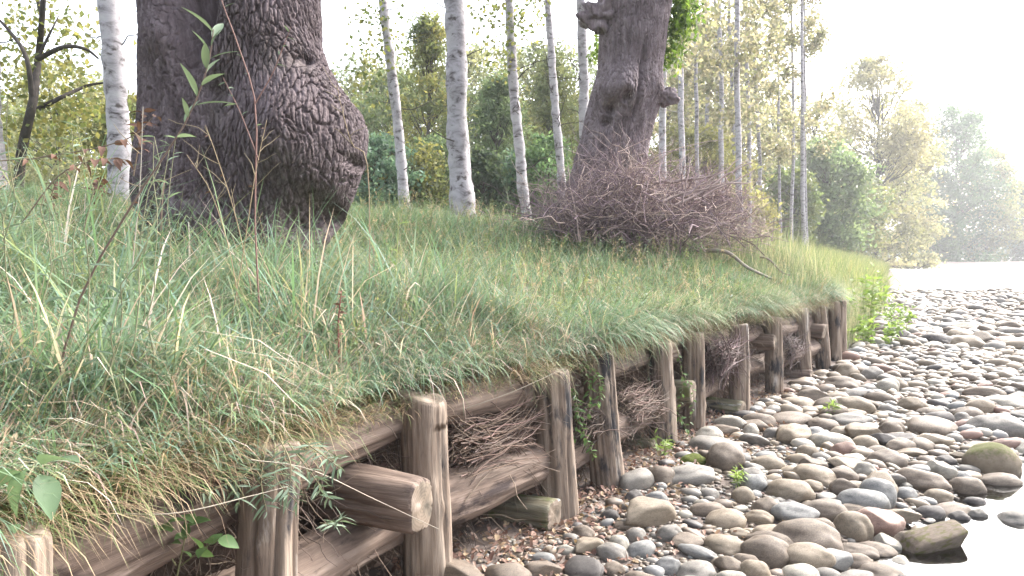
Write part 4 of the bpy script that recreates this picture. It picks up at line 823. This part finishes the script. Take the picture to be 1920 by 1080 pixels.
for a in """1478 918 92 52 tan;1531 893 86 42 tan;1540 947 96 46 brown;1598 964 78 64 tan;1362 971 82 42 tan;1449 986 82 30 tan;1384 993 42 24 tan;1358 1016 80 40 tan;1438 1022 98 66 brown;1413 1058 64 52 tan;1504 1053 76 46 pale;1482 1082 72 30 brown;1553 1051 64 42 grey;1607 1018 68 36 brown;1609 997 78 24 brown;1651 1029 92 44 brown;1707 976 64 46 brown;1778 1073 24 14 dark;1800 931 40 24 dark;1836 927 36 24 grey;1744 925 62 36 dark;1698 907 46 26 bluegrey;1696 884 40 26 bluegrey;1664 858 74 38 brown;1671 798 60 36 brown;1727 827 64 34 brown;1513 847 47 32 tan;1624 824 52 32 tan;1580 911 52 42 brown;1622 884 44 40 pale;1442 876 67 34 tan;1544 791 62 28 brown;1593 784 77 30 grey;1480 787 84 20 brown;1407 809 46 32 pale;1447 813 36 28 grey;1331 822 56 32 pale;1345 847 102 32 grey;1773 778 32 32 tan;1804 780 36 34 grey;1875 792 108 46 grey;1887 751 84 26 pale;1745 793 104 40 brown;1589 702 52 36 tan;1575 724 72 32 brown;1858 629 42 22 brown;1242 908 60 44 brown;1228 944 48 30 bluegrey;1189 944 42 34 dark;1394 933 47 36 tan;1439 949 60 42 brown;1122 1027 28 24 pale;1203 1030 64 38 bluegrey;1250 1055 52 42 bluegrey;1255 1005 57 37 grey;1194 1008 44 32 grey;1305 1058 78 42 grey;1328 958 72 32 brown;1411 900 57 37 grey;1144 975 37 26 dark;1092 1010 47 36 brown;1300 1080 60 30 pale;1640 1068 60 40 pale;1700 1066 52 40 grey;1560 1000 40 24 bluegrey;1330 930 40 22 grey;1020 1060 50 26 bluegrey;1150 1068 44 30 brown;1060 1040 34 22 pale;1690 1040 40 24 dark;1370 1072 70 40 pale;1730 1060 46 30 brown;1775 848 40 20 dark;1800 870 44 26 bluegrey;1830 905 40 20 dark""".split(';'):
    u, v, wp, hp_, mt = a.split(); put_px(float(u), float(v), float(wp), float(hp_), mt)
# the rest of the stone bar, by dart throwing
r = np.random.default_rng(5); cand = []
def ok_zone(x, y):
    s = s_of(x, y); return s < (-.12 if y < 11.8 else .1) and x < min(.74 * y + .4, xw(np.array(y)) + .15) and not (y > 11.5 and s > .1)
small = []; pl = np.array(placed); pl = [list(a) for a in pl]; arr = np.zeros((9000, 3)); na = len(pl); arr[:na] = pl
PR = ['tan', 'brown', 'grey', 'bluegrey', 'pale', 'pink', 'dark']; PW = [.28, .30, .22, .08, .06, .03, .03]
acc = []
for (ntry, y0, y1, rlo, rhi) in [(2600, 2.6, 13, .075, .15), (3500, 10, 36, .12, .26), (7000, 2.6, 13, .04, .085), (5200, 12, 36, .07, .15), (9000, 2.5, 9, .02, .045)]:
    for _ in range(ntry):
        y = y0 + (y1 - y0) * r.uniform() ** 1.3; x = r.uniform(float(xe(y)), .76 * y + .4)
        if not ok_zone(x, y): continue
        s = float(s_of(x, y)); rr_ = math.exp(r.uniform(math.log(rlo), math.log(rhi)))
        if y < 7 and s > -.9 and rr_ > .035 and r.uniform() < .75: continue
        dd = (arr[:na, 0] - x) ** 2 + (arr[:na, 1] - y) ** 2; lim = .74 * (arr[:na, 2] + rr_)
        if (dd < lim * lim).any(): continue
        if na >= len(arr): break
        arr[na] = (x, y, rr_); na += 1; acc.append((x, y, rr_))
acc.sort(key=lambda a: -a[2] / a[1]); NIND = 300 - len(placed)
for (x, y, rr_) in acc[:NIND]:
    mt = r.choice(PR, p=PW); a = rr_ * r.uniform(1.0, 1.6); b = rr_ * r.uniform(.7, 1.0); c = rr_ * r.uniform(.42, .85)
    ang = r.uniform() < .36; big = a > .085
    lab = lab_of(mt, big, x, y, ang); grp = lab.replace(' stone ', ' stones ')
    put_stone(x, y, a, b, c, r.uniform(-.7, .7), mt, lab, grp, ang=ang, tilt=r.normal(0, .22), sink=r.uniform(.22, .42))
Vs, Fs, Cs, nn = [], [], [], 0; SH = [stone_shape(2, 900 + k, .8 if k % 4 == 0 else 0.) for k in range(12)]; SH1 = [stone_shape(1, 950 + k, .6 if k % 3 == 0 else 0.) for k in range(10)]
for (x, y, rr_) in acc[NIND:]:
    near = rr_ / y > .008; V, F = (SH if near else SH1)[r.integers(0, 10)]
    a, b, c = rr_ * r.uniform(1, 1.35), rr_ * r.uniform(.75, 1), rr_ * r.uniform(.42, .75); t = r.uniform(-.8, .8); q = V * (a, b, c)
    q = np.stack([q[:, 0] * math.cos(t) - q[:, 1] * math.sin(t), q[:, 0] * math.sin(t) + q[:, 1] * math.cos(t), q[:, 2]], -1); q[:, 2] += q[:, 0] * r.normal(0, .12) + float(zbed(np.array(x), np.array(y))) + c * r.uniform(.15, .4)
    Vs.append(q + (x, y, 0)); Fs.append(F + nn); nn += len(V); Cs.append(np.tile(np.array(SC[r.choice(PR, p=PW)][1]) * r.uniform(.8, 1.2) * 1.0, (len(V), 1)))
M['cobble'] = mat_noise('cobble', [(.72, .71, .70), (1., 1., 1.), (1.25, 1.25, 1.25)], 9, (1, 1, 1), .62, .35, 40, .006, attr=True, spec=.4)
tag(mk('cobbles', np.concatenate(Vs), np.concatenate(Fs), M['cobble'], col=np.concatenate(Cs)), 'grey and brown cobbles filling the stone bar', 'cobbles', kind='stuff')
# gravel and leaf litter between them
n = 9000; y = 2.4 + 8 * r.uniform(0, 1, n) ** 1.7; x = xe(y) + r.uniform(-.1, 1, n) ** 1.0 * (xw(y) - xe(y) + .3); k = s_of(x, y) < .05; x, y = x[k], y[k]; n = len(x)
V0, F0 = ICO[1]; V0 = stone_shape(1, 3)[0]; sz = r.uniform(.006, .022, n); t = r.uniform(0, 6.28, n)
vx = V0[None] * sz[:, None, None] * np.stack([r.uniform(.9, 1.5, n), r.uniform(.7, 1, n), r.uniform(.5, .8, n)], -1)[:, None]
q = np.stack([vx[..., 0] * np.cos(t)[:, None] - vx[..., 1] * np.sin(t)[:, None], vx[..., 0] * np.sin(t)[:, None] + vx[..., 1] * np.cos(t)[:, None], vx[..., 2]], -1) + np.stack([x, y, zbed(x, y) + .004], -1)[:, None]
cc = np.array([SC[k][1] for k in PR])[r.choice(7, n, p=PW)] * r.uniform(.7, 1.2, (n, 1))
tag(mk('gravel', q.reshape(-1, 3), (F0[None] + np.arange(n)[:, None, None] * len(V0)).reshape(-1, 3), M['cobble'], col=np.repeat(cc, len(V0), 0)), 'fine gravel between the stones', 'gravel', kind='stuff')
def litter(n, y0, y1, smax, r, zfun, sz=.03):
    y = y0 + (y1 - y0) * r.uniform(0, 1, n) ** 1.3; s = -np.abs(r.normal(0, smax, n)) + .1; x = xe(y) - s / CS; k = (noise(n2(x * 2.2, y * 2.2, 1)) > .42) | (s > -.5); x, y = x[k], y[k]; n = len(x)
    a = r.uniform(0, 6.28, n); L = sz * r.uniform(.6, 1.5, n); W = L * r.uniform(.45, .75, n); z = zfun(x, y) + .012 + r.uniform(0, .015, n); tl = r.normal(0, .5, (n, 2))
    ux, uy = np.cos(a), np.sin(a); V = np.zeros((n, 6, 3))
    for i, (l, w_, cz) in enumerate([(-.5, 0, .0), (-.1, .5, .22), (.35, .3, .15), (.55, 0, .05), (.35, -.3, .2), (-.1, -.5, .18)]):
        lx, ly = l * L, w_ * W; V[:, i, 0] = x + ux * lx - uy * ly; V[:, i, 1] = y + uy * lx + ux * ly; V[:, i, 2] = z + lx * tl[:, 0] + ly * tl[:, 1] + cz * L * .8
    b = np.arange(n)[:, None] * 6; F = np.concatenate([b + np.array([0, 1, 2]), b + np.array([0, 2, 3]), b + np.array([0, 3, 4]), b + np.array([0, 4, 5])])
    c = np.array([(.17, .10, .075), (.24, .15, .115), (.31, .22, .175), (.12, .065, .05), (.26, .19, .12)])[r.integers(0, 5, n)] * r.uniform(.7, 1.25, (n, 1)); return V.reshape(-1, 3), F, np.repeat(c, 6, 0)
n = 5200; y = 1.0 + 10.6 * r.uniform(0, 1, n) ** 1.4; s = r.uniform(.12, .36, n); z = r.uniform(.02, .95, n) ** .8
p0_ = np.stack([xe(y) - s / CS, y, z], -1); dv = np.stack([r.normal(.25, .5, n), r.normal(0, .6, n), r.normal(-.7, .5, n)], -1); dv /= np.linalg.norm(dv, axis=1, keepdims=True); kk = 5
q = p0_[:, None] + dv[:, None] * (np.linspace(0, 1, kk)[None] * r.uniform(.08, .32, (n, 1)))[..., None] + np.cumsum(r.normal(0, .012, (n, kk, 3)), 1); q[..., 2] = np.maximum(q[..., 2], .0)
V, F = tubes(q, np.linspace(1, .4, kk)[None] * r.uniform(.0012, .0034, (n, 1)), 3); C = np.repeat(np.array([(.10, .07, .055), (.17, .12, .09), (.25, .19, .14), (.07, .05, .04)])[r.integers(0, 4, n)] * r.uniform(.7, 1.2, (n, 1)), kk * 3, 0)
tag(mk('root_mat', V, F, M['twig'], col=C), 'matted roots and dead stems filling the gaps between the logs', 'roots', kind='stuff')
V, F, C = litter(1600, 1.5, 11.5, .01, r, lambda x, y: zbed(x, y) + .0); V[:, 0] -= np.repeat(r.uniform(0, .3, len(V) // 6), 6); tag(mk('crib_litter', V, F, M['litter'], col=C, smooth=False), 'dead leaves lying between the logs', 'leaf litter', kind='stuff')
V, F, C = litter(4300, 2.7, 8.5, .55, r, zbed); tag(mk('leaf_litter', V, F, M['litter'], col=C, smooth=False), 'fallen reddish brown leaves at the foot of the posts', 'leaf litter', kind='stuff')

# ------------------------------------------------------------------ plants on the bank
def leaf_mesh(name, asp, mt, curl=.25, n=7):
    t = np.linspace(0, 1, n); wd = asp * .5 * np.sin(np.pi * t ** .8) ** .9; wd[0] = .012; wd[-1] = .004; z = -curl * t ** 2
    V = np.concatenate([np.stack([t, wd, z + wd * .35], -1), np.stack([t, 0 * t, z], -1), np.stack([t, -wd, z + wd * .35], -1)])
    i = np.arange(n - 1); F = np.concatenate([np.stack([i, i + 1, i + n + 1, i + n], -1), np.stack([i + n, i + n + 1, i + 2 * n + 1, i + 2 * n], -1)])
    o = mk(name, V, F, mt); me = o.data; bpy.data.objects.remove(o); return me
M['lf_willow'] = mat_leaf('willow_leaf', .35, .55, (.105, .145, .095)); M['lf_green'] = mat_leaf('green_leaf', .4, .5, (.085, .15, .055)); M['lf_pale'] = mat_leaf('pale_leaf', .4, .5, (.115, .18, .10))
M['lf_blue'] = mat_leaf('blue_leaf', .35, .55, (.125, .175, .12)); M['lf_dead'] = mat_leaf('dead_leaf', .15, .8, (.12, .065, .045)); M['lf_lime'] = mat_leaf('lime_leaf', .5, .5, (.16, .24, .06))
LM = {'willow': leaf_mesh('leaf', .21, M['lf_willow']), 'blue': leaf_mesh('leaf', .16, M['lf_blue']), 'green': leaf_mesh('leaf', .5, M['lf_green']), 'broad': leaf_mesh('leaf', .62, M['lf_pale'], .35), 'round': leaf_mesh('leaf', .7, M['lf_green'], .2), 'dead': leaf_mesh('leaf', .5, M['lf_dead'], .7), 'lime': leaf_mesh('leaf', .42, M['lf_lime']), 'limeg': leaf_mesh('leaf', .22, M['lf_lime'])}
def add_leaf(e, kind, p, dirv, size, roll=0., stem=None):
    o = bpy.data.objects.new('leaf', LM[kind]); COL.objects.link(o); o.parent = stem or e
    q = Vector(dirv).to_track_quat('X', 'Z').to_matrix().to_4x4()
    o.matrix_basis = Matrix.Translation(Vector(p) - Vector(e['_w'])) @ q @ Matrix.Rotation(roll, 4, 'X') @ Matrix.Scale(size, 4)
def plant(name, lab, catg, stems, nleaf, kind, size, group=None, sc=(.17, .12, .08), seed=0, lo=.3, up=.5):
    """stems: list of (points (u,v,d), radius); leaves alternate along the upper part of every stem"""
    r = np.random.default_rng(seed + 40); p0 = P(*stems[0][0][0]); gb = zb(p0[0], p0[1]); root = s_of(p0[0], p0[1]) > .3 and p0[2] > gb + .01
    if root: p0 = np.array((p0[0], p0[1], gb - .02))
    e = empty(name, p0, lab, catg, group)
    for pts, r0 in stems:
        q = curve_path(([p0] if root and pts is stems[0][0] else []) + [P(*a) for a in pts], 16); V, F = tubes(q[None], np.linspace(1, .4, 16)[None] * r0, 5); sm_ = mk('stem', V, F, M['twig'], e, col=np.tile(sc, (len(V), 1)))
        for k in range(nleaf):
            t = lo + (1 - lo) * (k + r.uniform(.2, .8)) / nleaf; f = t * 15; i = min(14, int(f)); p = q[i] + (q[i + 1] - q[i]) * (f - i); tg = q[min(15, i + 1)] - q[max(0, i - 1)]; tg /= np.linalg.norm(tg) + 1e-9
            a = k * 2.4 + r.normal(0, .4); dv = np.array((math.cos(a), math.sin(a), 0)); dv = dv - tg * dv.dot(tg); dv = dv / (np.linalg.norm(dv) + 1e-9) + tg * up + np.array((0, 0, r.normal(-.05, .2)))
            add_leaf(e, kind, p, dv, size * r.uniform(.7, 1.25) * (1 - .35 * abs(t - .6)), r.normal(0, .5), sm_)
    return e
plant('willow_sapling', 'slender willow sapling with narrow upright leaves in front of the gnarled oak', 'sapling', [([(95, 770, 2.25), (150, 560, 2.25), (250, 380, 2.25), (345, 235, 2.25), (388, 130, 2.25), (400, 55, 2.25)], .0045)], 13, 'willow', .11, sc=(.13, .09, .07), lo=.62, up=1.1)
plant('willow_sapling', 'tall reddish stem with bare tips rising before the gnarled oak', 'sapling', [([(490, 640, 3.4), (478, 420, 3.4), (480, 210, 3.4), (455, 110, 3.4), (415, 0, 3.4), (405, -40, 3.4)], .005), ([(478, 195, 3.4), (510, 140, 3.4), (530, 90, 3.4), (546, 50, 3.4)], .0035), ([(485, 300, 3.4), (450, 210, 3.4), (418, 145, 3.4)], .0028)], 5, 'willow', .05, sc=(.17, .095, .08), lo=.4)
DG = 'dry stalks standing in the grass before the gnarled oak'
for k, (pts, lab) in enumerate([([(428, 640, 3.3), (455, 480, 3.3), (478, 330, 3.3), (500, 225, 3.3)], 'straw coloured dry stalk slanting right before the gnarled oak'), ([(452, 600, 3.5), (430, 470, 3.5), (395, 360, 3.5), (350, 290, 3.5)], 'straw coloured dry stalk slanting left before the gnarled oak'),
                        ([(238, 640, 2.9), (248, 500, 2.9), (262, 350, 2.9), (268, 200, 2.9)], 'upright pale grey dry stalk between the pale poplar and the gnarled oak'), ([(470, 540, 3.7), (440, 400, 3.7), (405, 290, 3.7), (385, 235, 3.7)], 'thin brown dry stalk with side twigs before the gnarled oak'),
                        ([(690, 320, 4.2), (660, 270, 4.2), (640, 200, 4.2), (632, 160, 4.2)], 'yellowish twig crossing the burl of the gnarled oak')]):
    st = [(pts, .0035)]; r = np.random.default_rng(k)
    q = curve_path([P(*a) for a in pts], 16)
    e = plant('dry_stalk', lab, 'stalk', st, 3, 'dead', .02, DG, (.24, .18, .11) if k != 2 else (.28, .25, .21), 60 + k, .4)
    for j in range(7):
        b0 = q[r.integers(5, 15)]; V, F = tubes(path(b0, b0 + np.array((r.normal(0, .08), r.normal(0, .05), r.uniform(.03, .12))), 5, .08, 0, r)[None], np.linspace(1, .4, 5)[None] * .0018, 4); mk('twig', V, F, M['twig'], e, col=np.tile((.24, .19, .12), (len(V), 1)))
plant('grass_stalk', 'single upright yellow-green stalk in the middle of the grass', 'stalk', [([(733, 700, 4.4), (738, 590, 4.4), (744, 480, 4.4), (748, 395, 4.4)], .004)], 4, 'limeg', .08, sc=(.30, .33, .12))
plant('dock_stalk', 'rusty red seed stalk standing at the edge of the bank', 'stalk', [([(632, 770, 3.2), (636, 690, 3.2), (634, 610, 3.2), (640, 545, 3.2)], .006)], 46, 'dead', .026, sc=(.20, .07, .06), lo=.12)
plant('weed_stem', 'dark leafy weed before the stoutest poplar', 'weed', [([(935, 520, 8.2), (934, 470, 8.2), (925, 425, 8.2), (915, 395, 8.2)], .006), ([(935, 470, 8.2), (950, 430, 8.2), (965, 410, 8.2)], .004)], 12, 'blue', .12, sc=(.12, .12, .07))
plant('weed_stem', 'bare dark stem bending left of the twig heap', 'weed', [([(980, 520, 8.0), (988, 460, 8.0), (1005, 410, 8.0), (1022, 370, 8.0)], .006)], 4, 'blue', .07, sc=(.13, .12, .08))
plant('arching_bramble', 'arching bramble cane with withered brown leaves left of the gnarled oak', 'bramble', [([(-60, 330, 3.2), (60, 298, 3.2), (170, 280, 3.2), (250, 255, 3.2), (290, 215, 3.2)], .004), ([(40, 420, 3.1), (110, 330, 3.1), (180, 300, 3.1), (240, 300, 3.1)], .0035)], 12, 'dead', .055, sc=(.15, .11, .08), lo=.35)
plant('withered_plant', 'withered plant with curled brown leaves under the pale poplar left of the oak', 'weed', [([(80, 420, 4.2), (95, 370, 4.2), (105, 340, 4.2)], .005), ([(160, 420, 4.2), (175, 360, 4.2), (190, 335, 4.2)], .005), ([(250, 330, 4.4), (262, 260, 4.4), (270, 205, 4.4)], .005)], 14, 'dead', .07, sc=(.14, .10, .07))
plant('broad_leaved_seedling', 'seedling with a few broad pale green leaves beside the short round post', 'weed', [([(40, 1000, 1.75), (60, 930, 1.72), (75, 880, 1.7)], .003)], 0, 'broad', .1, sc=(.2, .22, .1))
e = [o for o in bpy.data.objects if o.name == 'broad_leaved_seedling'][0]
for (u, v, dx, dz, sz) in [(78, 872, .095, .05, .115), (50, 880, -.02, -.06, .10), (72, 890, .06, -.075, .10), (40, 885, -.10, -.03, .10), (20, 985, .03, .01, .05), (10, 1000, -.03, .02, .05)]: add_leaf(e, 'broad', P(u, v, 1.7), (dx, -.03, dz), sz, rng.normal(0, .3))
plant('bramble_seedling', 'small bramble with rounded bright green leaves at the foot of the half hidden post', 'bramble', [([(330, 1090, 2.3), (340, 1040, 2.28), (350, 990, 2.25), (345, 960, 2.22)], .003), ([(340, 1060, 2.3), (380, 1030, 2.25), (410, 1010, 2.2)], .0025), ([(330, 1060, 2.3), (300, 1010, 2.25), (295, 985, 2.2)], .0025)], 6, 'round', .062, sc=(.16, .16, .08))
for k, (stems, lab, kd, nl, sz) in enumerate([
        ([[(505, 815, 2.5), (470, 880, 2.35), (420, 910, 2.25), (380, 925, 2.2)], [(515, 830, 2.5), (520, 900, 2.35), (560, 945, 2.3)], [(480, 830, 2.5), (430, 850, 2.35), (400, 870, 2.3)], [(500, 830, 2.5), (490, 900, 2.35), (500, 960, 2.3)], [(540, 830, 2.5), (585, 890, 2.4), (620, 940, 2.4)], [(470, 815, 2.5), (440, 880, 2.3), (450, 950, 2.25)], [(520, 815, 2.5), (545, 870, 2.3), (540, 930, 2.25)], [(450, 800, 2.5), (400, 830, 2.3), (370, 870, 2.25)], [(560, 820, 2.55), (600, 850, 2.4), (640, 880, 2.35)]], 'grey-green willow shoots hanging over the half hidden post', 'blue', 24, .062),
        ([[(585, 800, 2.9), (592, 860, 2.8), (600, 930, 2.75)], [(560, 800, 2.9), (590, 830, 2.8), (640, 860, 2.75)], [(600, 980, 2.8), (625, 985, 2.75), (645, 970, 2.7)]], 'grey-green willow shoot hanging beside the thick log butt', 'blue', 22, .058),
        ([[(1085, 665, 4.9), (1105, 720, 4.8), (1100, 790, 4.75)], [(1090, 670, 4.9), (1125, 715, 4.8), (1120, 760, 4.75)], [(1070, 740, 4.8), (1095, 810, 4.7), (1115, 860, 4.7)], [(1060, 720, 4.8), (1085, 760, 4.7), (1075, 830, 4.7)]], 'small leafed green creeper climbing the leaning post', 'green', 26, .045),
        ([[(1268, 650, 6.5), (1280, 710, 6.4), (1275, 770, 6.35)], [(1275, 690, 6.5), (1300, 740, 6.4), (1290, 810, 6.35)], [(1260, 760, 6.4), (1280, 790, 6.35), (1300, 830, 6.3)]], 'small leafed creeper hanging over the overgrown log end', 'green', 16, .045),
        ([[(1015, 660, 4.4), (1000, 720, 4.25), (1005, 760, 4.2)], [(1060, 670, 4.4), (1075, 720, 4.3), (1085, 780, 4.25)]], 'thin trailing shoots on the top of the grey-streaked post', 'blue', 12, .04),
        ([[(1225, 655, 6.1), (1215, 690, 6.0), (1220, 730, 5.95)], [(1210, 800, 6.0), (1200, 830, 5.9), (1215, 850, 5.9)]], 'thin trailing shoots beside the coil of pale twigs', 'blue', 10, .045)]):
    plant('willow_shoot' if kd == 'blue' else 'creeper', lab, 'shoots' if kd == 'blue' else 'creeper', [(a, .0025) for a in stems], nl, kd, sz, None, (.16, .14, .08), 90 + k, .1, .3)
for k, (pts, lab) in enumerate([([(310, 845, 2.6), (400, 745, 2.7), (490, 655, 2.8)], 'pale dead straw slanting across the grass above the half hidden post'), ([(470, 862, 2.3), (580, 880, 2.4), (700, 935, 2.75), (822, 992, 2.9)], 'long pale straw drooping across the log butt'),
                        ([(190, 962, 2.0), (330, 962, 2.05), (470, 930, 2.2), (540, 912, 2.3)], 'long pale straw lying along the log behind the half hidden post'), ([(860, 770, 3.8), (960, 735, 3.9), (1060, 690, 4.1)], 'thin straw arching above the fanned twig bundle')]):
    q = curve_path([P(*a) for a in pts], 18); V, F = tubes(q[None], np.linspace(1, .5, 18)[None] * .0022, 5); tag(mk('straw', V, F, M['twig'], loc=q[0], col=np.tile((.33, .29, .23), (len(V), 1))), lab, 'straw')
def weed_clump(name, lab, u, v, w_, h_, n, kd, size, seed, z=0.):
    r = np.random.default_rng(seed); b0 = G(u, v, z); st = []
    for k in range(n):
        a = r.uniform(-.5, .5) * w_; st.append(([(u + a * .5, v, b0[1] + r.normal(0, .1)), (u + a * .8, v - h_ * .5, b0[1] + r.normal(0, .12)), (u + a * 1.15, v - h_ * r.uniform(.6, 1.1), b0[1] + r.normal(0, .15))], .004))
    return plant(name, lab, 'weed', st, 12, kd, size, None, (.2, .24, .08), seed, .15, .6)
weed_clump('leafy_weed', 'bright yellow-green leafy weed next to the end post', 1622, 640, 60, 130, 12, 'lime', .15, 1)
weed_clump('leafy_weed', 'low bright yellow-green weed spreading over the stones beyond the end post', 1680, 634, 70, 70, 11, 'lime', .13, 2)
weed_clump('leafy_weed', 'broad low light green weed patch between the end post and the stones', 1640, 655, 110, 60, 14, 'lime', .13, 9)
weed_clump('leafy_weed', 'tall slender light green weed behind the bright weeds', 1655, 610, 70, 100, 8, 'limeg', .22, 3)
weed_clump('grass_tuft', 'little green tuft growing between stones by the mossy flat stone', 1382, 915, 26, 36, 7, 'limeg', .06, 4)
weed_clump('grass_tuft', 'small green tuft between stones near the straight post', 1552, 782, 34, 28, 7, 'limeg', .08, 5)
weed_clump('grass_tuft', 'fine green tuft at the foot of the post with a dark streak', 1245, 865, 34, 50, 6, 'limeg', .07, 6)
r = np.random.default_rng(91)
for (n, ur, dr, hr, sz, lab, kd) in [(22, (-40, 330), (2.0, 3.6), (.5, .95), .07, 'grey-green leafy weed standing in the tall grass left of and below the gnarled oak', 'blue'), (6, (540, 660), (4.0, 4.6), (.35, .55), .06, 'leafy willow sucker in front of the burl of the gnarled oak', 'blue'),
                                     (14, (640, 1000), (3.6, 6.5), (.3, .5), .055, 'short grey-green herb among the grass in the middle of the bank', 'willow'), (14, (1000, 1420), (5.5, 9), (.3, .48), .065, 'short grey-green herb among the grass above the posts', 'willow')]:
    for k in range(n):
        d = r.uniform(*dr); u = r.uniform(*ur); x = (u - 960) / FPX * d; x = min(x, float(xe(d)) - .25); z = zb(x, d); h = r.uniform(*hr)
        e = empty('leafy_herb', (x, d, z), lab, 'weed', lab + ' (set)'); tip = np.array((x + r.normal(.04, .1), d + r.normal(-.04, .08), z + h)); q = path((x, d, z), tip, 10, .06, 0, r)
        V, F = tubes(q[None], np.linspace(1, .4, 10)[None] * .0028, 5); sm_ = mk('stem', V, F, M['twig'], e, col=np.tile((.17, .17, .10), (len(V), 1)))
        for j in range(18):
            t = .2 + .8 * j / 17; f = t * 9; i = min(8, int(f)); p = q[i] + (q[i + 1] - q[i]) * (f - i); a = j * 2.4 + r.normal(0, .4)
            add_leaf(e, kd, p, (math.cos(a), math.sin(a), r.uniform(.1, .8)), sz * r.uniform(.7, 1.2) * (1.15 - .5 * t), r.normal(0, .5), sm_)
# herbs mixed into the grass: thin stems with many little leaves
r = np.random.default_rng(31); parts = []
for (n, y0, y1, s1, h0, ls) in [(900, 1.2, 5, 3.5, .26, .022), (1500, 4.5, 12, 6, .26, .032)]:
    p, s = bank_pts(n, y0, y1, .1, s1, r, .8); k = ~in_oak(p); p = p[k]; n = len(p); kk = 7
    tip = p + np.stack([r.normal(.05, .12, n), r.normal(-.05, .12, n), h0 * r.uniform(.5, 1.4, n)], -1); t = np.linspace(0, 1, kk)[None, :, None]
    q = p[:, None] * (1 - t) + tip[:, None] * t + np.cumsum(r.normal(0, .008, (n, kk, 3)), 1); q[:, 0] = p; col_ = np.array([(.14, .2, .10), (.2, .23, .10), (.33, .27, .18), (.12, .17, .11)])[r.integers(0, 4, n)] * r.uniform(.8, 1.2, (n, 1))
    V, F = tubes(q, np.linspace(1, .5, kk)[None] * np.full((n, 1), .0022 if y1 < 6 else .0032), 3); parts.append((V, F, np.repeat(col_, kk * 3, 0)))
    m_ = 14; tt = r.uniform(.25, 1, (n, m_)); i = np.minimum(kk - 2, (tt * (kk - 1)).astype(int)); f = (tt * (kk - 1) - i)[..., None]; ar = np.arange(n)[:, None]
    lp = (q[ar, i] * (1 - f) + q[ar, i + 1] * f).reshape(-1, 3) + r.normal(0, .012, (n * m_, 3)); V, F, C = leaves(lp, np.full(n * m_, ls), np.repeat(col_, m_, 0) * r.uniform(.85, 1.3, (n * m_, 1)), .0, .28, r); parts.append((V, F, C))
V, F, C = cat(parts); tag(mk('herbs', V, F, M['grass'], col=C, smooth=False), 'thin leafy herbs growing through the grass', 'herbs', kind='stuff')

# ------------------------------------------------------------------ hazy air
import bmesh
bm_ = bmesh.new(); bmesh.ops.create_cube(bm_, size=1); me = bpy.data.meshes.new('haze'); bm_.to_mesh(me); bm_.free()
hz_ = bpy.data.objects.new('haze', me); COL.objects.link(hz_); hz_.scale = (2100, 1300, 51.6); hz_.location = (0, 500, 24.2)
m = bpy.data.materials.new('haze'); m.use_nodes = True; nt = m.node_tree; nt.nodes.clear(); pv = nt.nodes.new('ShaderNodeVolumePrincipled'); ou = nt.nodes.new('ShaderNodeOutputMaterial')
pv.inputs['Color'].default_value = (.97, .98, 1, 1); pv.inputs['Density'].default_value = .0010; pv.inputs['Anisotropy'].default_value = .2; nt.links.new(pv.outputs[0], ou.inputs['Volume']); me.materials.append(m); tag(hz_, kind='stuff')
